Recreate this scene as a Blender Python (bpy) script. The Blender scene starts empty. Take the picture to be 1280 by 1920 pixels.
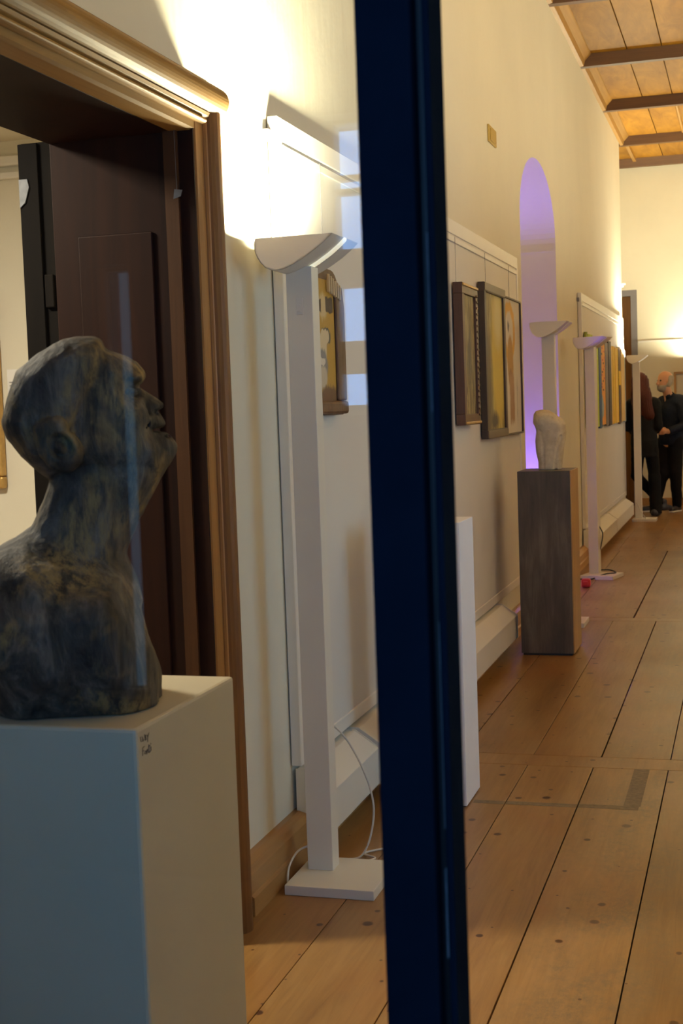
import bpy, bmesh, math, random
import numpy as np
from mathutils import Matrix, Vector

random.seed(7)
RNG = np.random.RandomState(7)
SC = bpy.context.scene
COL = SC.collection

# ------------------------------------------------------------------ camera
CAM_H = 1.46
cam_d = bpy.data.cameras.new('camera')
cam = bpy.data.objects.new('camera', cam_d)
COL.objects.link(cam)
cam_d.sensor_fit = 'VERTICAL'
cam_d.sensor_height = 36.0
cam_d.sensor_width = 24.0
cam_d.lens = 48.276
cam_d.clip_start = 0.02
cam_d.clip_end = 200
# orthonormal frame solved from the corridor's vanishing points
_f = 2574.73
_Y = Vector((1400 - 640, 740 - 960, _f)).normalized()
_X = -Vector((-8050 - 640, 1073 - 960, _f)).normalized()
_Z = _X.cross(_Y)
if _Z.y > 0:
    _Z = -_Z
right = Vector((_X.x, _Y.x, _Z.x)); down = Vector((_X.y, _Y.y, _Z.y)); fwd = Vector((_X.z, _Y.z, _Z.z))
m = Matrix.Identity(4)
for i in range(3):
    m[i][0] = right[i]; m[i][1] = -down[i]; m[i][2] = -fwd[i]
m[0][3], m[1][3], m[2][3] = 0, 0, CAM_H
cam.matrix_world = m
cam_d.dof.use_dof = True
cam_d.dof.focus_distance = 4.6
cam_d.dof.aperture_fstop = 11.0
SC.camera = cam

# ------------------------------------------------------------------ view, world
SC.view_settings.view_transform = 'Standard'
SC.view_settings.look = 'None'
SC.view_settings.gamma = 1.0
SC.view_settings.use_curve_mapping = False
SC.view_settings.exposure = 0.22
SC.cycles.use_denoising = True
SC.cycles.max_bounces = 8
SC.cycles.diffuse_bounces = 5
SC.cycles.transparent_max_bounces = 12
SC.cycles.sample_clamp_indirect = 6.0

SKY = (1.3, 3.5, 7.8)          # blue evening sky outside the windows
w = bpy.data.worlds.new('evening_sky'); SC.world = w
w.use_nodes = True
bg = w.node_tree.nodes['Background']
bg.inputs['Color'].default_value = (SKY[0] / 4, SKY[1] / 4, SKY[2] / 4, 1)
bg.inputs['Strength'].default_value = 4.0

LAMP_W = 80.0                  # power of one torchiere
LAMP_COL = (1.0, 0.90, 0.60)


def portal(loc, rot, sx, sy):
    d = bpy.data.lights.new('sky_portal', 'AREA'); d.shape = 'RECTANGLE'; d.size = sx; d.size_y = sy
    d.cycles.is_portal = True
    o = bpy.data.objects.new('sky_portal', d); COL.objects.link(o)
    o.location = loc; o.rotation_euler = rot
    return o


# windows of the vestibule behind the camera (wall at y = -3) and of the corridor's right wall
RY = -1.6
VEST_WINDOWS = [(-1.205, -0.30, 1.44, 2.318), (-0.02, 1.70, 1.00, 2.85)]     # x0, x1, z0, z1
SIDE_LIGHT = (-1.975, -1.825, 0.55, 1.93)
RIGHT_WINDOWS = [(4.15, 5.55, 0.85, 2.6), (16.0, 16.9, 0.9, 2.3)]                                    # y0, y1, z0, z1
for x0, x1, z0, z1 in VEST_WINDOWS:
    portal(((x0 + x1) / 2, RY - 0.15, (z0 + z1) / 2), (math.radians(90), 0, 0), x1 - x0, z1 - z0)
for y0, y1, z0, z1 in RIGHT_WINDOWS:
    portal((1.95, (y0 + y1) / 2, (z0 + z1) / 2), (0, math.radians(90), 0), z1 - z0, y1 - y0)


# ------------------------------------------------------------------ node helpers
class NT:
    def __init__(s, name):
        s.m = bpy.data.materials.new(name); s.m.use_nodes = True
        s.t = s.m.node_tree; s.n = s.t.nodes
        s.b = s.n['Principled BSDF']; s._c = {}
    def link(s, a, b): s.t.links.new(a, b)
    def put(s, sock, v):
        if hasattr(v, 'is_output') or isinstance(v, bpy.types.NodeSocket): s.link(v, sock)
        else: sock.default_value = v
    def pos(s):
        if 'p' not in s._c: s._c['p'] = s.n.new('ShaderNodeNewGeometry').outputs['Position']
        return s._c['p']
    def tc(s, which):
        if 't' not in s._c: s._c['t'] = s.n.new('ShaderNodeTexCoord')
        return s._c['t'].outputs[which]
    def sep(s, v):
        q = s.n.new('ShaderNodeSeparateXYZ'); s.put(q.inputs[0], v); return q.outputs
    def math(s, op, a, b=0.0, c=None, clamp=False):
        q = s.n.new('ShaderNodeMath'); q.operation = op; q.use_clamp = clamp
        s.put(q.inputs[0], a); s.put(q.inputs[1], b)
        if c is not None: s.put(q.inputs[2], c)
        return q.outputs[0]
    def mapv(s, v, scale=(1, 1, 1), loc=(0, 0, 0), rot=(0, 0, 0)):
        q = s.n.new('ShaderNodeMapping'); s.put(q.inputs['Vector'], v)
        q.inputs['Scale'].default_value = scale; q.inputs['Location'].default_value = loc
        q.inputs['Rotation'].default_value = rot
        return q.outputs[0]
    def noise(s, v, scale=5, detail=4, rough=0.55, dist=0.0):
        q = s.n.new('ShaderNodeTexNoise'); s.put(q.inputs['Vector'], v)
        q.inputs['Scale'].default_value = scale; q.inputs['Detail'].default_value = detail
        q.inputs['Roughness'].default_value = rough; q.inputs['Distortion'].default_value = dist
        return q.outputs['Fac']
    def voro(s, v, scale=5, rand=1.0, feature='F1', out='Distance'):
        q = s.n.new('ShaderNodeTexVoronoi'); q.feature = feature; s.put(q.inputs['Vector'], v)
        q.inputs['Scale'].default_value = scale; q.inputs['Randomness'].default_value = rand
        return q.outputs[out]
    def ramp(s, fac, stops):
        q = s.n.new('ShaderNodeValToRGB'); s.put(q.inputs[0], fac); e = q.color_ramp.elements
        while len(e) < len(stops): e.new(0.5)
        for el, (p, c) in zip(e, stops):
            el.position = p; el.color = (*c, 1) if len(c) == 3 else c
        return q.outputs[0]
    def lin(s, fac, a, b, c=0.0, d=1.0):
        q = s.n.new('ShaderNodeMapRange'); q.clamp = True; s.put(q.inputs[0], fac)
        for i, v in enumerate((a, b, c, d)): q.inputs[1 + i].default_value = v
        return q.outputs[0]
    def mix(s, fac, a, b, mode='MIX'):
        q = s.n.new('ShaderNodeMix'); q.data_type = 'RGBA'; q.blend_type = mode
        s.put(q.inputs['Factor'], fac)
        for sock, v in ((q.inputs[6], a), (q.inputs[7], b)):
            if isinstance(v, tuple): v = (*v, 1) if len(v) == 3 else v
            s.put(sock, v)
        return q.outputs[2]
    def rnd(s):
        return s.n.new('ShaderNodeObjectInfo').outputs['Random']
    def bump(s, h, strength=0.3, dist=0.005):
        q = s.n.new('ShaderNodeBump'); s.put(q.inputs['Height'], h)
        q.inputs['Strength'].default_value = strength; q.inputs['Distance'].default_value = dist
        s.link(q.outputs[0], s.b.inputs['Normal'])
    def set(s, color=None, rough=None, metal=None, spec=None, coat=None, coat_rough=None):
        if color is not None:
            if isinstance(color, tuple) and len(color) == 3: color = (*color, 1)
            s.put(s.b.inputs['Base Color'], color)
        if rough is not None: s.put(s.b.inputs['Roughness'], rough)
        if metal is not None: s.put(s.b.inputs['Metallic'], metal)
        if spec is not None: s.put(s.b.inputs['Specular IOR Level'], spec)
        if coat is not None: s.put(s.b.inputs['Coat Weight'], coat)
        if coat_rough is not None: s.put(s.b.inputs['Coat Roughness'], coat_rough)
        return s.m


def plain(name, c, rough=0.5, metal=0.0, spec=0.5, var=0.06, vscale=6.0, bump=0.0, bscale=40.0):
    t = NT(name)
    n = t.noise(t.pos(), vscale, 5)
    k = t.lin(n, 0.25, 0.75, 1 - var, 1 + var)
    col = t.mix(1.0, tuple(c), t.n.new('ShaderNodeCombineColor').outputs[0], 'MULTIPLY')
    cc = col.node.inputs[7].links[0].from_node
    for i in range(3): t.link(k, cc.inputs[i])
    if bump: t.bump(t.noise(t.pos(), bscale, 3), bump, 0.004)
    return t.set(col, rough, metal, spec)


def plaster(name, c):
    t = NT(name)
    p = t.pos()
    a = t.noise(p, 1.3, 5); b = t.noise(p, 9, 4)
    col = t.mix(t.lin(a, 0.3, 0.7), tuple(x * 0.94 for x in c), tuple(c))
    col = t.mix(t.math('MULTIPLY', t.lin(b, 0.55, 0.75), 0.10), col, tuple(x * 0.8 for x in c))
    und = t.math('MULTIPLY', t.noise(t.mapv(p, (1, 1, 0.06)), 5.0, 3, 0.6), 3.0)
    t.bump(t.math('ADD', und, t.math('ADD', t.noise(p, 14, 4), t.math('MULTIPLY', t.noise(p, 90, 2), 0.25))), 0.12, 0.012)
    return t.set(col, 0.75, spec=0.25)


def wood(name, dark, light, axis='Y', rough=0.35, grain=22.0, stretch=0.05, spec=0.5, coat=0.0, bumpv=0.08):
    t = NT(name)
    sc = {'X': (stretch, 1, 1), 'Y': (1, stretch, 1), 'Z': (1, 1, stretch)}[axis]
    v = t.mapv(t.pos(), sc)
    g = t.noise(v, grain, 8, 0.65, 1.2)
    g2 = t.noise(v, grain * 0.22, 4, 0.5, 0.6)
    f = t.math('ADD', t.math('MULTIPLY', g, 0.6), t.math('MULTIPLY', g2, 0.4))
    col = t.ramp(f, [(0.32, dark), (0.52, tuple((a + b) / 2 for a, b in zip(dark, light))), (0.70, light)])
    r = t.lin(t.rnd(), 0, 1, 0.86, 1.12)
    cc = t.n.new('ShaderNodeCombineColor')
    for i in range(3): t.link(r, cc.inputs[i])
    col = t.mix(1.0, col, cc.outputs[0], 'MULTIPLY')
    t.bump(g, bumpv, 0.004)
    return t.set(col, rough, spec=spec, coat=coat, coat_rough=0.2)


def floor_wood():
    t = NT('varnished_pine_floor')
    p = t.pos()
    off = t.math('MULTIPLY', t.rnd(), 37.0)
    cx = t.n.new('ShaderNodeCombineXYZ'); t.link(off, cx.inputs[2])
    add = t.n.new('ShaderNodeVectorMath'); add.operation = 'ADD'; t.link(p, add.inputs[0]); t.link(cx.outputs[0], add.inputs[1])
    q = add.outputs[0]
    v = t.mapv(q, (1, 0.06, 1))
    g = t.noise(v, 34, 8, 0.65, 1.5); g2 = t.noise(t.mapv(q, (1, 0.25, 1)), 5, 4, 0.55, 0.4)
    f = t.math('ADD', t.math('MULTIPLY', g, 0.5), t.math('MULTIPLY', g2, 0.5))
    col = t.ramp(f, [(0.33, (0.190, 0.090, 0.022)), (0.50, (0.280, 0.148, 0.042)), (0.66, (0.345, 0.195, 0.066))])
    r = t.lin(t.rnd(), 0, 1, 0.86, 1.13)
    cc = t.n.new('ShaderNodeCombineColor')
    for i in range(3): t.link(r, cc.inputs[i])
    col = t.mix(1.0, col, cc.outputs[0], 'MULTIPLY')
    # greyed, worn traffic lane down the middle boards
    wear = t.math('MULTIPLY', t.lin(t.noise(t.mapv(p, (1, 0.35, 1)), 6.5, 6, 0.7), 0.36, 0.58),
                  t.lin(t.noise(t.mapv(p, (1, 0.6, 1)), 48, 5, 0.75), 0.34, 0.62))
    sx = t.sep(p)
    lane = t.math('MULTIPLY', t.lin(sx[0], -0.70, -0.40), t.lin(sx[0], -0.05, -0.35))
    lane = t.math('ADD', t.math('MULTIPLY', lane, 0.85), 0.03)
    wear = t.math('MULTIPLY', wear, lane)
    col = t.mix(wear, col, (0.135, 0.10, 0.052))
    mott = t.lin(t.noise(t.mapv(q, (1, 0.4, 1)), 3.2, 3, 0.6), 0.52, 0.72)
    col = t.mix(t.math('MULTIPLY', mott, 0.45), col, (0.30, 0.115, 0.022))
    # knots
    cy = t.n.new('ShaderNodeCombineXYZ'); t.link(off, cy.inputs[0])
    ad2 = t.n.new('ShaderNodeVectorMath'); ad2.operation = 'ADD'; t.link(p, ad2.inputs[0]); t.link(cy.outputs[0], ad2.inputs[1])
    wv = t.n.new('ShaderNodeTexNoise'); wv.inputs['Scale'].default_value = 30; t.link(p, wv.inputs['Vector'])
    wsc = t.n.new('ShaderNodeVectorMath'); wsc.operation = 'SCALE'; t.link(wv.outputs['Color'], wsc.inputs[0]); wsc.inputs['Scale'].default_value = 0.006
    ad3 = t.n.new('ShaderNodeVectorMath'); ad3.operation = 'ADD'; t.link(ad2.outputs[0], ad3.inputs[0]); t.link(wsc.outputs[0], ad3.inputs[1])
    kv = t.mapv(ad3.outputs[0], (1.0, 0.85, 1.0))
    d = t.voro(kv, 8.0, 1.0); dc = t.voro(kv, 8.0, 1.0, out='Color')
    for nd in t.n:
        if nd.type == 'TEX_VORONOI': nd.voronoi_dimensions = '2D'
    keep = t.lin(t.sep(dc)[0], 0.50, 0.52)
    size = t.lin(t.math('POWER', t.sep(dc)[1], 2.2), 0, 1, 0.030, 0.155)
    k = t.math('MULTIPLY', t.lin(t.math('DIVIDE', d, size), 1.15, 0.75), keep)
    halo = t.math('MULTIPLY', t.lin(t.math('DIVIDE', d, size), 1.9, 0.9), keep)
    col = t.mix(t.math('MULTIPLY', halo, 0.38), col, (0.30, 0.12, 0.03))
    col = t.mix(t.math('MULTIPLY', k, 0.92), col, (0.050, 0.014, 0.004))
    t.bump(g, 0.02, 0.002)
    rg = t.lin(t.noise(p, 1.7, 1), 0.3, 0.7, 0.295, 0.36)
    return t.set(col, rg, spec=0.5)


def glass_mat(name='door_glass', tint=(0.97, 0.985, 0.98)):
    t = NT(name)
    out = t.n['Material Output']; t.n.remove(t.b)
    tr = t.n.new('ShaderNodeBsdfTransparent'); tr.inputs[0].default_value = (*tint, 1)
    gl = t.n.new('ShaderNodeBsdfGlossy'); gl.inputs['Roughness'].default_value = 0.0
    fr = t.n.new('ShaderNodeFresnel'); fr.inputs[0].default_value = 1.52
    mx = t.n.new('ShaderNodeMixShader')
    t.link(fr.outputs[0], mx.inputs[0]); t.link(tr.outputs[0], mx.inputs[1]); t.link(gl.outputs[0], mx.inputs[2])
    t.link(mx.outputs[0], out.inputs[0])
    return t.m


def emit(name, c, s):
    t = NT(name)
    t.b.inputs['Base Color'].default_value = (0.9, 0.9, 0.9, 1)
    t.b.inputs['Emission Color'].default_value = (*c, 1)
    n = t.noise(t.pos(), 3, 2)
    t.put(t.b.inputs['Emission Strength'], t.lin(n, 0, 1, s * 0.95, s * 1.05))
    return t.m


def painted(name, base, layers, streak=None, ax=('y', 'z'), rough=0.55):
    """a painting: layers are (kind, cx, cy, rx, ry, colour, softness) in the picture's own 0..1 frame"""
    t = NT(name)
    g = t.sep(t.tc('Generated'))
    U = g['XYZ'.index(ax[0].upper())]; V = g['XYZ'.index(ax[1].upper())]
    nz = t.noise(t.mapv(t.tc('Generated'), (3, 3, 3)), 3, 4)
    wob = t.math('MULTIPLY', t.math('SUBTRACT', nz, 0.5), 0.10)
    Uw = t.math('ADD', U, wob); Vw = t.math('ADD', V, wob)
    col = base
    if streak:
        s1 = t.noise(t.mapv(t.tc('Generated'), streak[0]), streak[1], 6, 0.65, 1.0)
        col = t.ramp(s1, streak[2])
    for kind, cx, cy, rx, ry, c, soft in layers:
        du = t.math('DIVIDE', t.math('SUBTRACT', Uw, cx), rx); dv = t.math('DIVIDE', t.math('SUBTRACT', Vw, cy), ry)
        if kind == 'e': d = t.math('SQRT', t.math('ADD', t.math('MULTIPLY', du, du), t.math('MULTIPLY', dv, dv)))
        elif kind == 'ring':
            d = t.math('SQRT', t.math('ADD', t.math('MULTIPLY', du, du), t.math('MULTIPLY', dv, dv)))
            d = t.math('ADD', t.math('MULTIPLY', t.math('ABSOLUTE', t.math('SUBTRACT', d, 0.85)), 6.0), 0.0)
        else: d = t.math('MAXIMUM', t.math('ABSOLUTE', du), t.math('ABSOLUTE', dv))
        mk = t.lin(d, 1.0 + soft, 1.0 - soft)
        col = t.mix(mk, col, c)
    br = t.noise(t.mapv(t.tc('Generated'), (1, 8, 2)), 14, 5)
    t.bump(br, 0.15, 0.003)
    col = t.mix(t.math('MULTIPLY', t.lin(br, 0.45, 0.7), 0.08), col, (0.25, 0.2, 0.13))
    return t.set(col, rough)


# ------------------------------------------------------------------ materials
M = {}
M['wall'] = plaster('lime_plaster', (0.80, 0.76, 0.63))
M['white'] = plain('white_lacquer', (0.80, 0.77, 0.68), 0.38, var=0.02)
M['panelface'] = plain('panel_board', (0.78, 0.75, 0.69), 0.5, var=0.03, vscale=2)
M['rail'] = plain('white_aluminium', (0.82, 0.80, 0.75), 0.30, var=0.02)
M['floor'] = floor_wood()
M['gap'] = plain('dark_gap', (0.02, 0.012, 0.008), 0.9)
M['ceil'] = wood('amber_ceiling_board', (0.23, 0.095, 0.008), (0.50, 0.25, 0.026), 'Y', 0.5, 7, 0.22, spec=0.2)
M['beam'] = wood('dark_ceiling_beam', (0.075, 0.028, 0.006), (0.15, 0.065, 0.015), 'X', 0.5, 26, 0.05)
M['cornice'] = wood('ceiling_cornice', (0.34, 0.17, 0.035), (0.52, 0.29, 0.075), 'Y', 0.4, 26, 0.05)
M['casV'] = wood('oak_casing_upright', (0.15, 0.062, 0.015), (0.32, 0.145, 0.035), 'Z', 0.5, 40, 0.04, spec=0.3)
M['casH'] = wood('oak_casing_head', (0.23, 0.118, 0.028), (0.40, 0.225, 0.062), 'Y', 0.5, 40, 0.04, spec=0.3)
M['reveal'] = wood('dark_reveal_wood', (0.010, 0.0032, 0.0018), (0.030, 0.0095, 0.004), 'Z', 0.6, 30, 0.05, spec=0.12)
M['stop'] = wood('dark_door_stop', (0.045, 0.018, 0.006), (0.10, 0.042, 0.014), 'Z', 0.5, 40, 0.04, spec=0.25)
M['casB'] = wood('orange_casing_band', (0.24, 0.105, 0.024), (0.42, 0.20, 0.048), 'Z', 0.45, 40, 0.04, spec=0.35)
M['skirt'] = wood('pine_baseboard', (0.36, 0.185, 0.055), (0.56, 0.32, 0.12), 'Y', 0.35, 30, 0.05)
M['blackdoor'] = wood('blackened_door', (0.002, 0.0016, 0.0014), (0.007, 0.005, 0.0035), 'Z', 0.7, 30, 0.06, spec=0.06)
M['navy'] = plain('navy_door_paint', (0.0065, 0.011, 0.020), 0.8, spec=0.0, var=0.12, vscale=18)
M['rubber'] = plain('black_rubber', (0.006, 0.006, 0.007), 0.5)
M['seal'] = plain('grey_worn_seal', (0.10, 0.105, 0.115), 0.6, var=0.3, vscale=60)
M['glass'] = glass_mat()
M['warmtint'] = glass_mat('warm_tint_window_glass', (0.99, 0.86, 0.70))  # tint added to warm the blue daylight from the right windows
def dim_tint():
    t = NT('dim_tint_glass'); out = t.n['Material Output']; t.n.remove(t.b)
    tr = t.n.new('ShaderNodeBsdfTransparent'); tr.inputs[0].default_value = (0.34, 0.30, 0.25, 1)  # dark tint added to dim the side light's mirrored strip
    t.link(tr.outputs[0], out.inputs[0]); return t.m
M['dim_tint'] = dim_tint()
M['pedestal'] = plain('cream_pedestal_paint', (0.56, 0.505, 0.355), 0.55, var=0.05, vscale=4, bump=0.05)
M['plinth'] = plain('bright_white_plinth', (0.84, 0.84, 0.85), 0.5, var=0.02)
M['ink'] = plain('pen_ink', (0.03, 0.025, 0.02), 0.6)
M['cable'] = plain('white_cable', (0.70, 0.67, 0.60), 0.45)
M['darkcable'] = plain('dark_cable', (0.03, 0.03, 0.035), 0.45)
M['red'] = plain('red_plastic', (0.62, 0.04, 0.05), 0.35)
M['brass'] = plain('brass', (0.55, 0.40, 0.12), 0.4, metal=0.3)
M['grey'] = plain('grey_paint', (0.21, 0.20, 0.22), 0.5)
M['tan'] = wood('tan_wood', (0.36, 0.20, 0.07), (0.52, 0.32, 0.13), 'Z', 0.35, 30, 0.05)
M['gold'] = plain('gilt_frame', (0.55, 0.34, 0.10), 0.35, metal=0.4, var=0.2, vscale=40)
M['paper'] = plain('white_paper', (0.85, 0.84, 0.82), 0.7)
M['stonefloor'] = plain('vestibule_stone', (0.28, 0.27, 0.26), 0.5, var=0.15)
M['vestwall'] = plain('vestibule_plaster', (0.16, 0.17, 0.19), 0.8)
M['winframe'] = plain('window_frame_paint', (0.55, 0.50, 0.42), 0.5)
M['plastic'] = plain('white_switch_plastic', (0.75, 0.72, 0.66), 0.4)
M['black'] = plain('black_casing', (0.015, 0.015, 0.016), 0.4)


def dark_laminate():
    t = NT('weathered_grey_laminate')
    v = t.mapv(t.pos(), (1, 1, 0.10))
    g = t.noise(v, 26, 8, 0.7, 0.8); g2 = t.noise(t.mapv(t.pos(), (1, 1, 0.35)), 7, 5)
    f = t.math('ADD', t.math('MULTIPLY', g, 0.5), t.math('MULTIPLY', g2, 0.5))
    col = t.ramp(f, [(0.34, (0.046, 0.034, 0.023)), (0.50, (0.085, 0.066, 0.046)), (0.68, (0.165, 0.135, 0.098))])
    t.bump(g, 0.15, 0.003)
    return t.set(col, 0.45)
M['laminate'] = dark_laminate()


def bust_mat():
    t = NT('dark_patinated_wood')
    p = t.pos()
    a = t.noise(t.mapv(p, (1, 1, 0.35)), 22, 7, 0.65, 0.6); b = t.noise(p, 6.5, 5, 0.6, 0.5)
    c = t.noise(t.mapv(p, (1, 1, 0.25)), 60, 5, 0.7)
    col = t.ramp(a, [(0.34, (0.020, 0.017, 0.013)), (0.50, (0.062, 0.053, 0.041)), (0.66, (0.17, 0.145, 0.108))])
    ochre = t.math('MULTIPLY', t.lin(b, 0.50, 0.62), t.lin(c, 0.42, 0.58))
    col = t.mix(t.math('MULTIPLY', ochre, 0.85), col, (0.26, 0.175, 0.065))
    t.bump(t.math('ADD', a, t.math('MULTIPLY', c, 0.4)), 0.75, 0.012)
    return t.set(col, 0.68, spec=0.25)
M['bust'] = bust_mat()


def stone_mat():
    t = NT('pale_limestone')
    p = t.pos()
    n = t.noise(p, 16, 6, 0.65); d = t.noise(p, 70, 3)
    col = t.ramp(n, [(0.3, (0.50, 0.43, 0.31)), (0.6, (0.68, 0.61, 0.47)), (0.8, (0.76, 0.70, 0.57))])
    col = t.mix(t.math('MULTIPLY', t.lin(d, 0.60, 0.72), 0.4), col, (0.30, 0.24, 0.16))
    t.bump(t.math('ADD', n, t.math('MULTIPLY', d, 0.5)), 0.35, 0.006)
    return t.set(col, 0.8, spec=0.2)
M['stone'] = stone_mat()


# ------------------------------------------------------------------ object helpers
def tag(o, label=None, cat=None, group=None, kind=None):
    if label: o['label'] = label
    if cat: o['category'] = cat
    if group: o['group'] = group
    if kind: o['kind'] = kind
    return o


def empty(name, loc=(0, 0, 0), parent=None):
    o = bpy.data.objects.new(name, None); COL.objects.link(o)
    o.empty_display_size = 0.1
    if parent: o.parent = parent
    o.location = loc
    return o


def mesh_obj(name, me, mat, parent=None, smooth=False):
    o = bpy.data.objects.new(name, me); COL.objects.link(o)
    if mat is not None and not me.materials:
        for mm in (mat if isinstance(mat, (list, tuple)) else [mat]): me.materials.append(mm)
    if smooth:
        for p in me.polygons: p.use_smooth = True
    if parent:
        o.parent = parent
        o.matrix_parent_inverse = Matrix.Translation(parent_world(parent)).inverted()
    return o


def parent_world(o):
    v = Vector((0, 0, 0))
    while o is not None:
        if o.type == 'EMPTY': v += o.location
        o = o.parent if (o.parent and o.type == 'EMPTY') else None
    return v


def pydata(name, verts, faces):
    me = bpy.data.meshes.new(name); me.from_pydata([tuple(v) for v in verts], [], [tuple(f) for f in faces]); me.update()
    return me


class MB:
    """collects boxes, prisms and tubes into one bmesh"""
    def __init__(s): s.bm = bmesh.new()
    def box(s, x0, x1, y0, y1, z0, z1, bev=0.0):
        r = bmesh.ops.create_cube(s.bm, size=1.0)
        for v in r['verts']:
            v.co = Vector(((x0 + x1) / 2 + v.co.x * (x1 - x0), (y0 + y1) / 2 + v.co.y * (y1 - y0), (z0 + z1) / 2 + v.co.z * (z1 - z0)))
        if bev:
            es = list({e for v in r['verts'] for e in v.link_edges})
            bmesh.ops.bevel(s.bm, geom=es, offset=bev, segments=2, profile=0.5, affect='EDGES')
        return s
    def prism(s, pts, axis, a, b):
        """pts 2D; axis 'x': pts are (y,z), 'y': (x,z), 'z': (x,y)"""
        def P(p, t):
            return {'x': (t, p[0], p[1]), 'y': (p[0], t, p[1]), 'z': (p[0], p[1], t)}[axis]
        A = [s.bm.verts.new(P(p, a)) for p in pts]; B = [s.bm.verts.new(P(p, b)) for p in pts]
        n = len(pts)
        s.bm.faces.new(A); s.bm.faces.new(B[::-1])
        for i in range(n):
            s.bm.faces.new((A[i], B[i], B[(i + 1) % n], A[(i + 1) % n]))
        return s
    def tube(s, path, r, n=8):
        path = [Vector(p) for p in path]; rings = []
        for i, p in enumerate(path):
            d = (path[min(i + 1, len(path) - 1)] - path[max(i - 1, 0)]).normalized()
            u = d.orthogonal().normalized()
            ref = Vector((0, 0, 1)) if abs(d.z) < 0.9 else Vector((1, 0, 0))
            u = d.cross(ref).normalized(); v = d.cross(u)
            rr = r[i] if isinstance(r, (list, tuple)) else r
            rings.append([s.bm.verts.new(p + rr * (math.cos(2 * math.pi * k / n) * u + math.sin(2 * math.pi * k / n) * v)) for k in range(n)])
        for a, b in zip(rings, rings[1:]):
            for k in range(n): s.bm.faces.new((a[k], a[(k + 1) % n], b[(k + 1) % n], b[k]))
        s.bm.faces.new(rings[0][::-1]); s.bm.faces.new(rings[-1])
        return s
    def build(s, name, mat, parent=None, smooth=False, bev=0.0):
        bmesh.ops.recalc_face_normals(s.bm, faces=s.bm.faces)
        me = bpy.data.meshes.new(name); s.bm.to_mesh(me); s.bm.free()
        o = mesh_obj(name, me, mat, parent, smooth)
        if bev:
            md = o.modifiers.new('bevel', 'BEVEL'); md.width = bev; md.segments = 2; md.limit_method = 'ANGLE'
        return o


def box(name, x0, x1, y0, y1, z0, z1, mat, parent=None, bev=0.002):
    return MB().box(x0, x1, y0, y1, z0, z1, bev).build(name, mat, parent)


def bez(pts, n=8):
    """Catmull-Rom through the points"""
    P = [Vector(p) for p in pts]; P = [P[0] * 2 - P[1]] + P + [P[-1] * 2 - P[-2]]
    out = []
    for i in range(1, len(P) - 2):
        for k in range(n):
            t = k / n
            out.append(0.5 * ((2 * P[i]) + (-P[i - 1] + P[i + 1]) * t + (2 * P[i - 1] - 5 * P[i] + 4 * P[i + 1] - P[i + 2]) * t * t + (-P[i - 1] + 3 * P[i] - 3 * P[i + 1] + P[i + 2]) * t ** 3))
    out.append(P[-2])
    return out


# ---- implicit surfaces -> mesh (naive surface nets)
def surface_nets(F, org, h):
    S = F < 0
    nx, ny, nz = F.shape
    acc = np.zeros((nx - 1, ny - 1, nz - 1, 3)); cnt = np.zeros((nx - 1, ny - 1, nz - 1))
    C = [(i, j, k) for i in (0, 1) for j in (0, 1) for k in (0, 1)]
    sl = lambda c: (slice(c[0], nx - 1 + c[0]), slice(c[1], ny - 1 + c[1]), slice(c[2], nz - 1 + c[2]))
    for a in C:
        for b in C:
            if sum(abs(p - q) for p, q in zip(a, b)) != 1 or a > b: continue
            fa, fb = F[sl(a)], F[sl(b)]
            cr = (fa < 0) != (fb < 0)
            t = np.where(cr, fa / np.where(cr, fa - fb, 1), 0)
            for ax in range(3):
                acc[..., ax] += np.where(cr, a[ax] + t * (b[ax] - a[ax]), 0)
            cnt += cr
    act = cnt > 0
    idx = -np.ones(act.shape, int); idx[act] = np.arange(act.sum())
    ijk = np.argwhere(act)
    V = (ijk + acc[act] / cnt[act][:, None]) * h + np.array(org)
    faces = []
    for ax in range(3):
        o1, o2 = [(1, 2), (2, 0), (0, 1)][ax]
        s0 = [slice(1, -1)] * 3; s0[ax] = slice(0, -1); s1 = list(s0); s1[ax] = slice(1, None)
        A, B = S[tuple(s0)], S[tuple(s1)]
        e = np.argwhere(A != B); flip = A[A != B]
        e = e + 1; e[:, ax] -= 1
        q = []
        for d1, d2 in ((-1, -1), (0, -1), (0, 0), (-1, 0)):
            k = e.copy(); k[:, o1] += d1; k[:, o2] += d2
            q.append(idx[k[:, 0], k[:, 1], k[:, 2]])
        q = np.stack(q, 1)
        q[~flip] = q[~flip][:, ::-1]
        faces.append(q)
    faces = np.concatenate(faces)
    faces = faces[(faces >= 0).all(1)]
    return V, faces


def grid(lo, hi, h):
    ax = [np.arange(a, b + h, h) for a, b in zip(lo, hi)]
    return np.meshgrid(*ax, indexing='ij')


def nets_obj(name, F, lo, h, mat, parent=None):
    V, Q = surface_nets(F, lo, h)
    me = pydata(name, V.tolist(), Q.tolist())
    return mesh_obj(name, me, mat, parent, True)


def smin(a, b, k):
    t = np.clip(0.5 + 0.5 * (b - a) / k, 0, 1)
    return b * (1 - t) + a * t - k * t * (1 - t)


def cone(G, a, b, ra, rb, sq=(1, 1, 1)):
    a = np.array(a, float); b = np.array(b, float); d = b - a
    px, py, pz = (G[i] - a[i] for i in range(3))
    t = np.clip((px * d[0] + py * d[1] + pz * d[2]) / max((d * d).sum(), 1e-9), 0, 1)
    return np.sqrt(((px - t * d[0]) / sq[0]) ** 2 + ((py - t * d[1]) / sq[1]) ** 2 + ((pz - t * d[2]) / sq[2]) ** 2) - (ra + (rb - ra) * t)


def ell(G, c, r):
    k = np.sqrt(sum(((G[i] - c[i]) / r[i]) ** 2 for i in range(3)))
    return (k - 1) * min(r)


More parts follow.
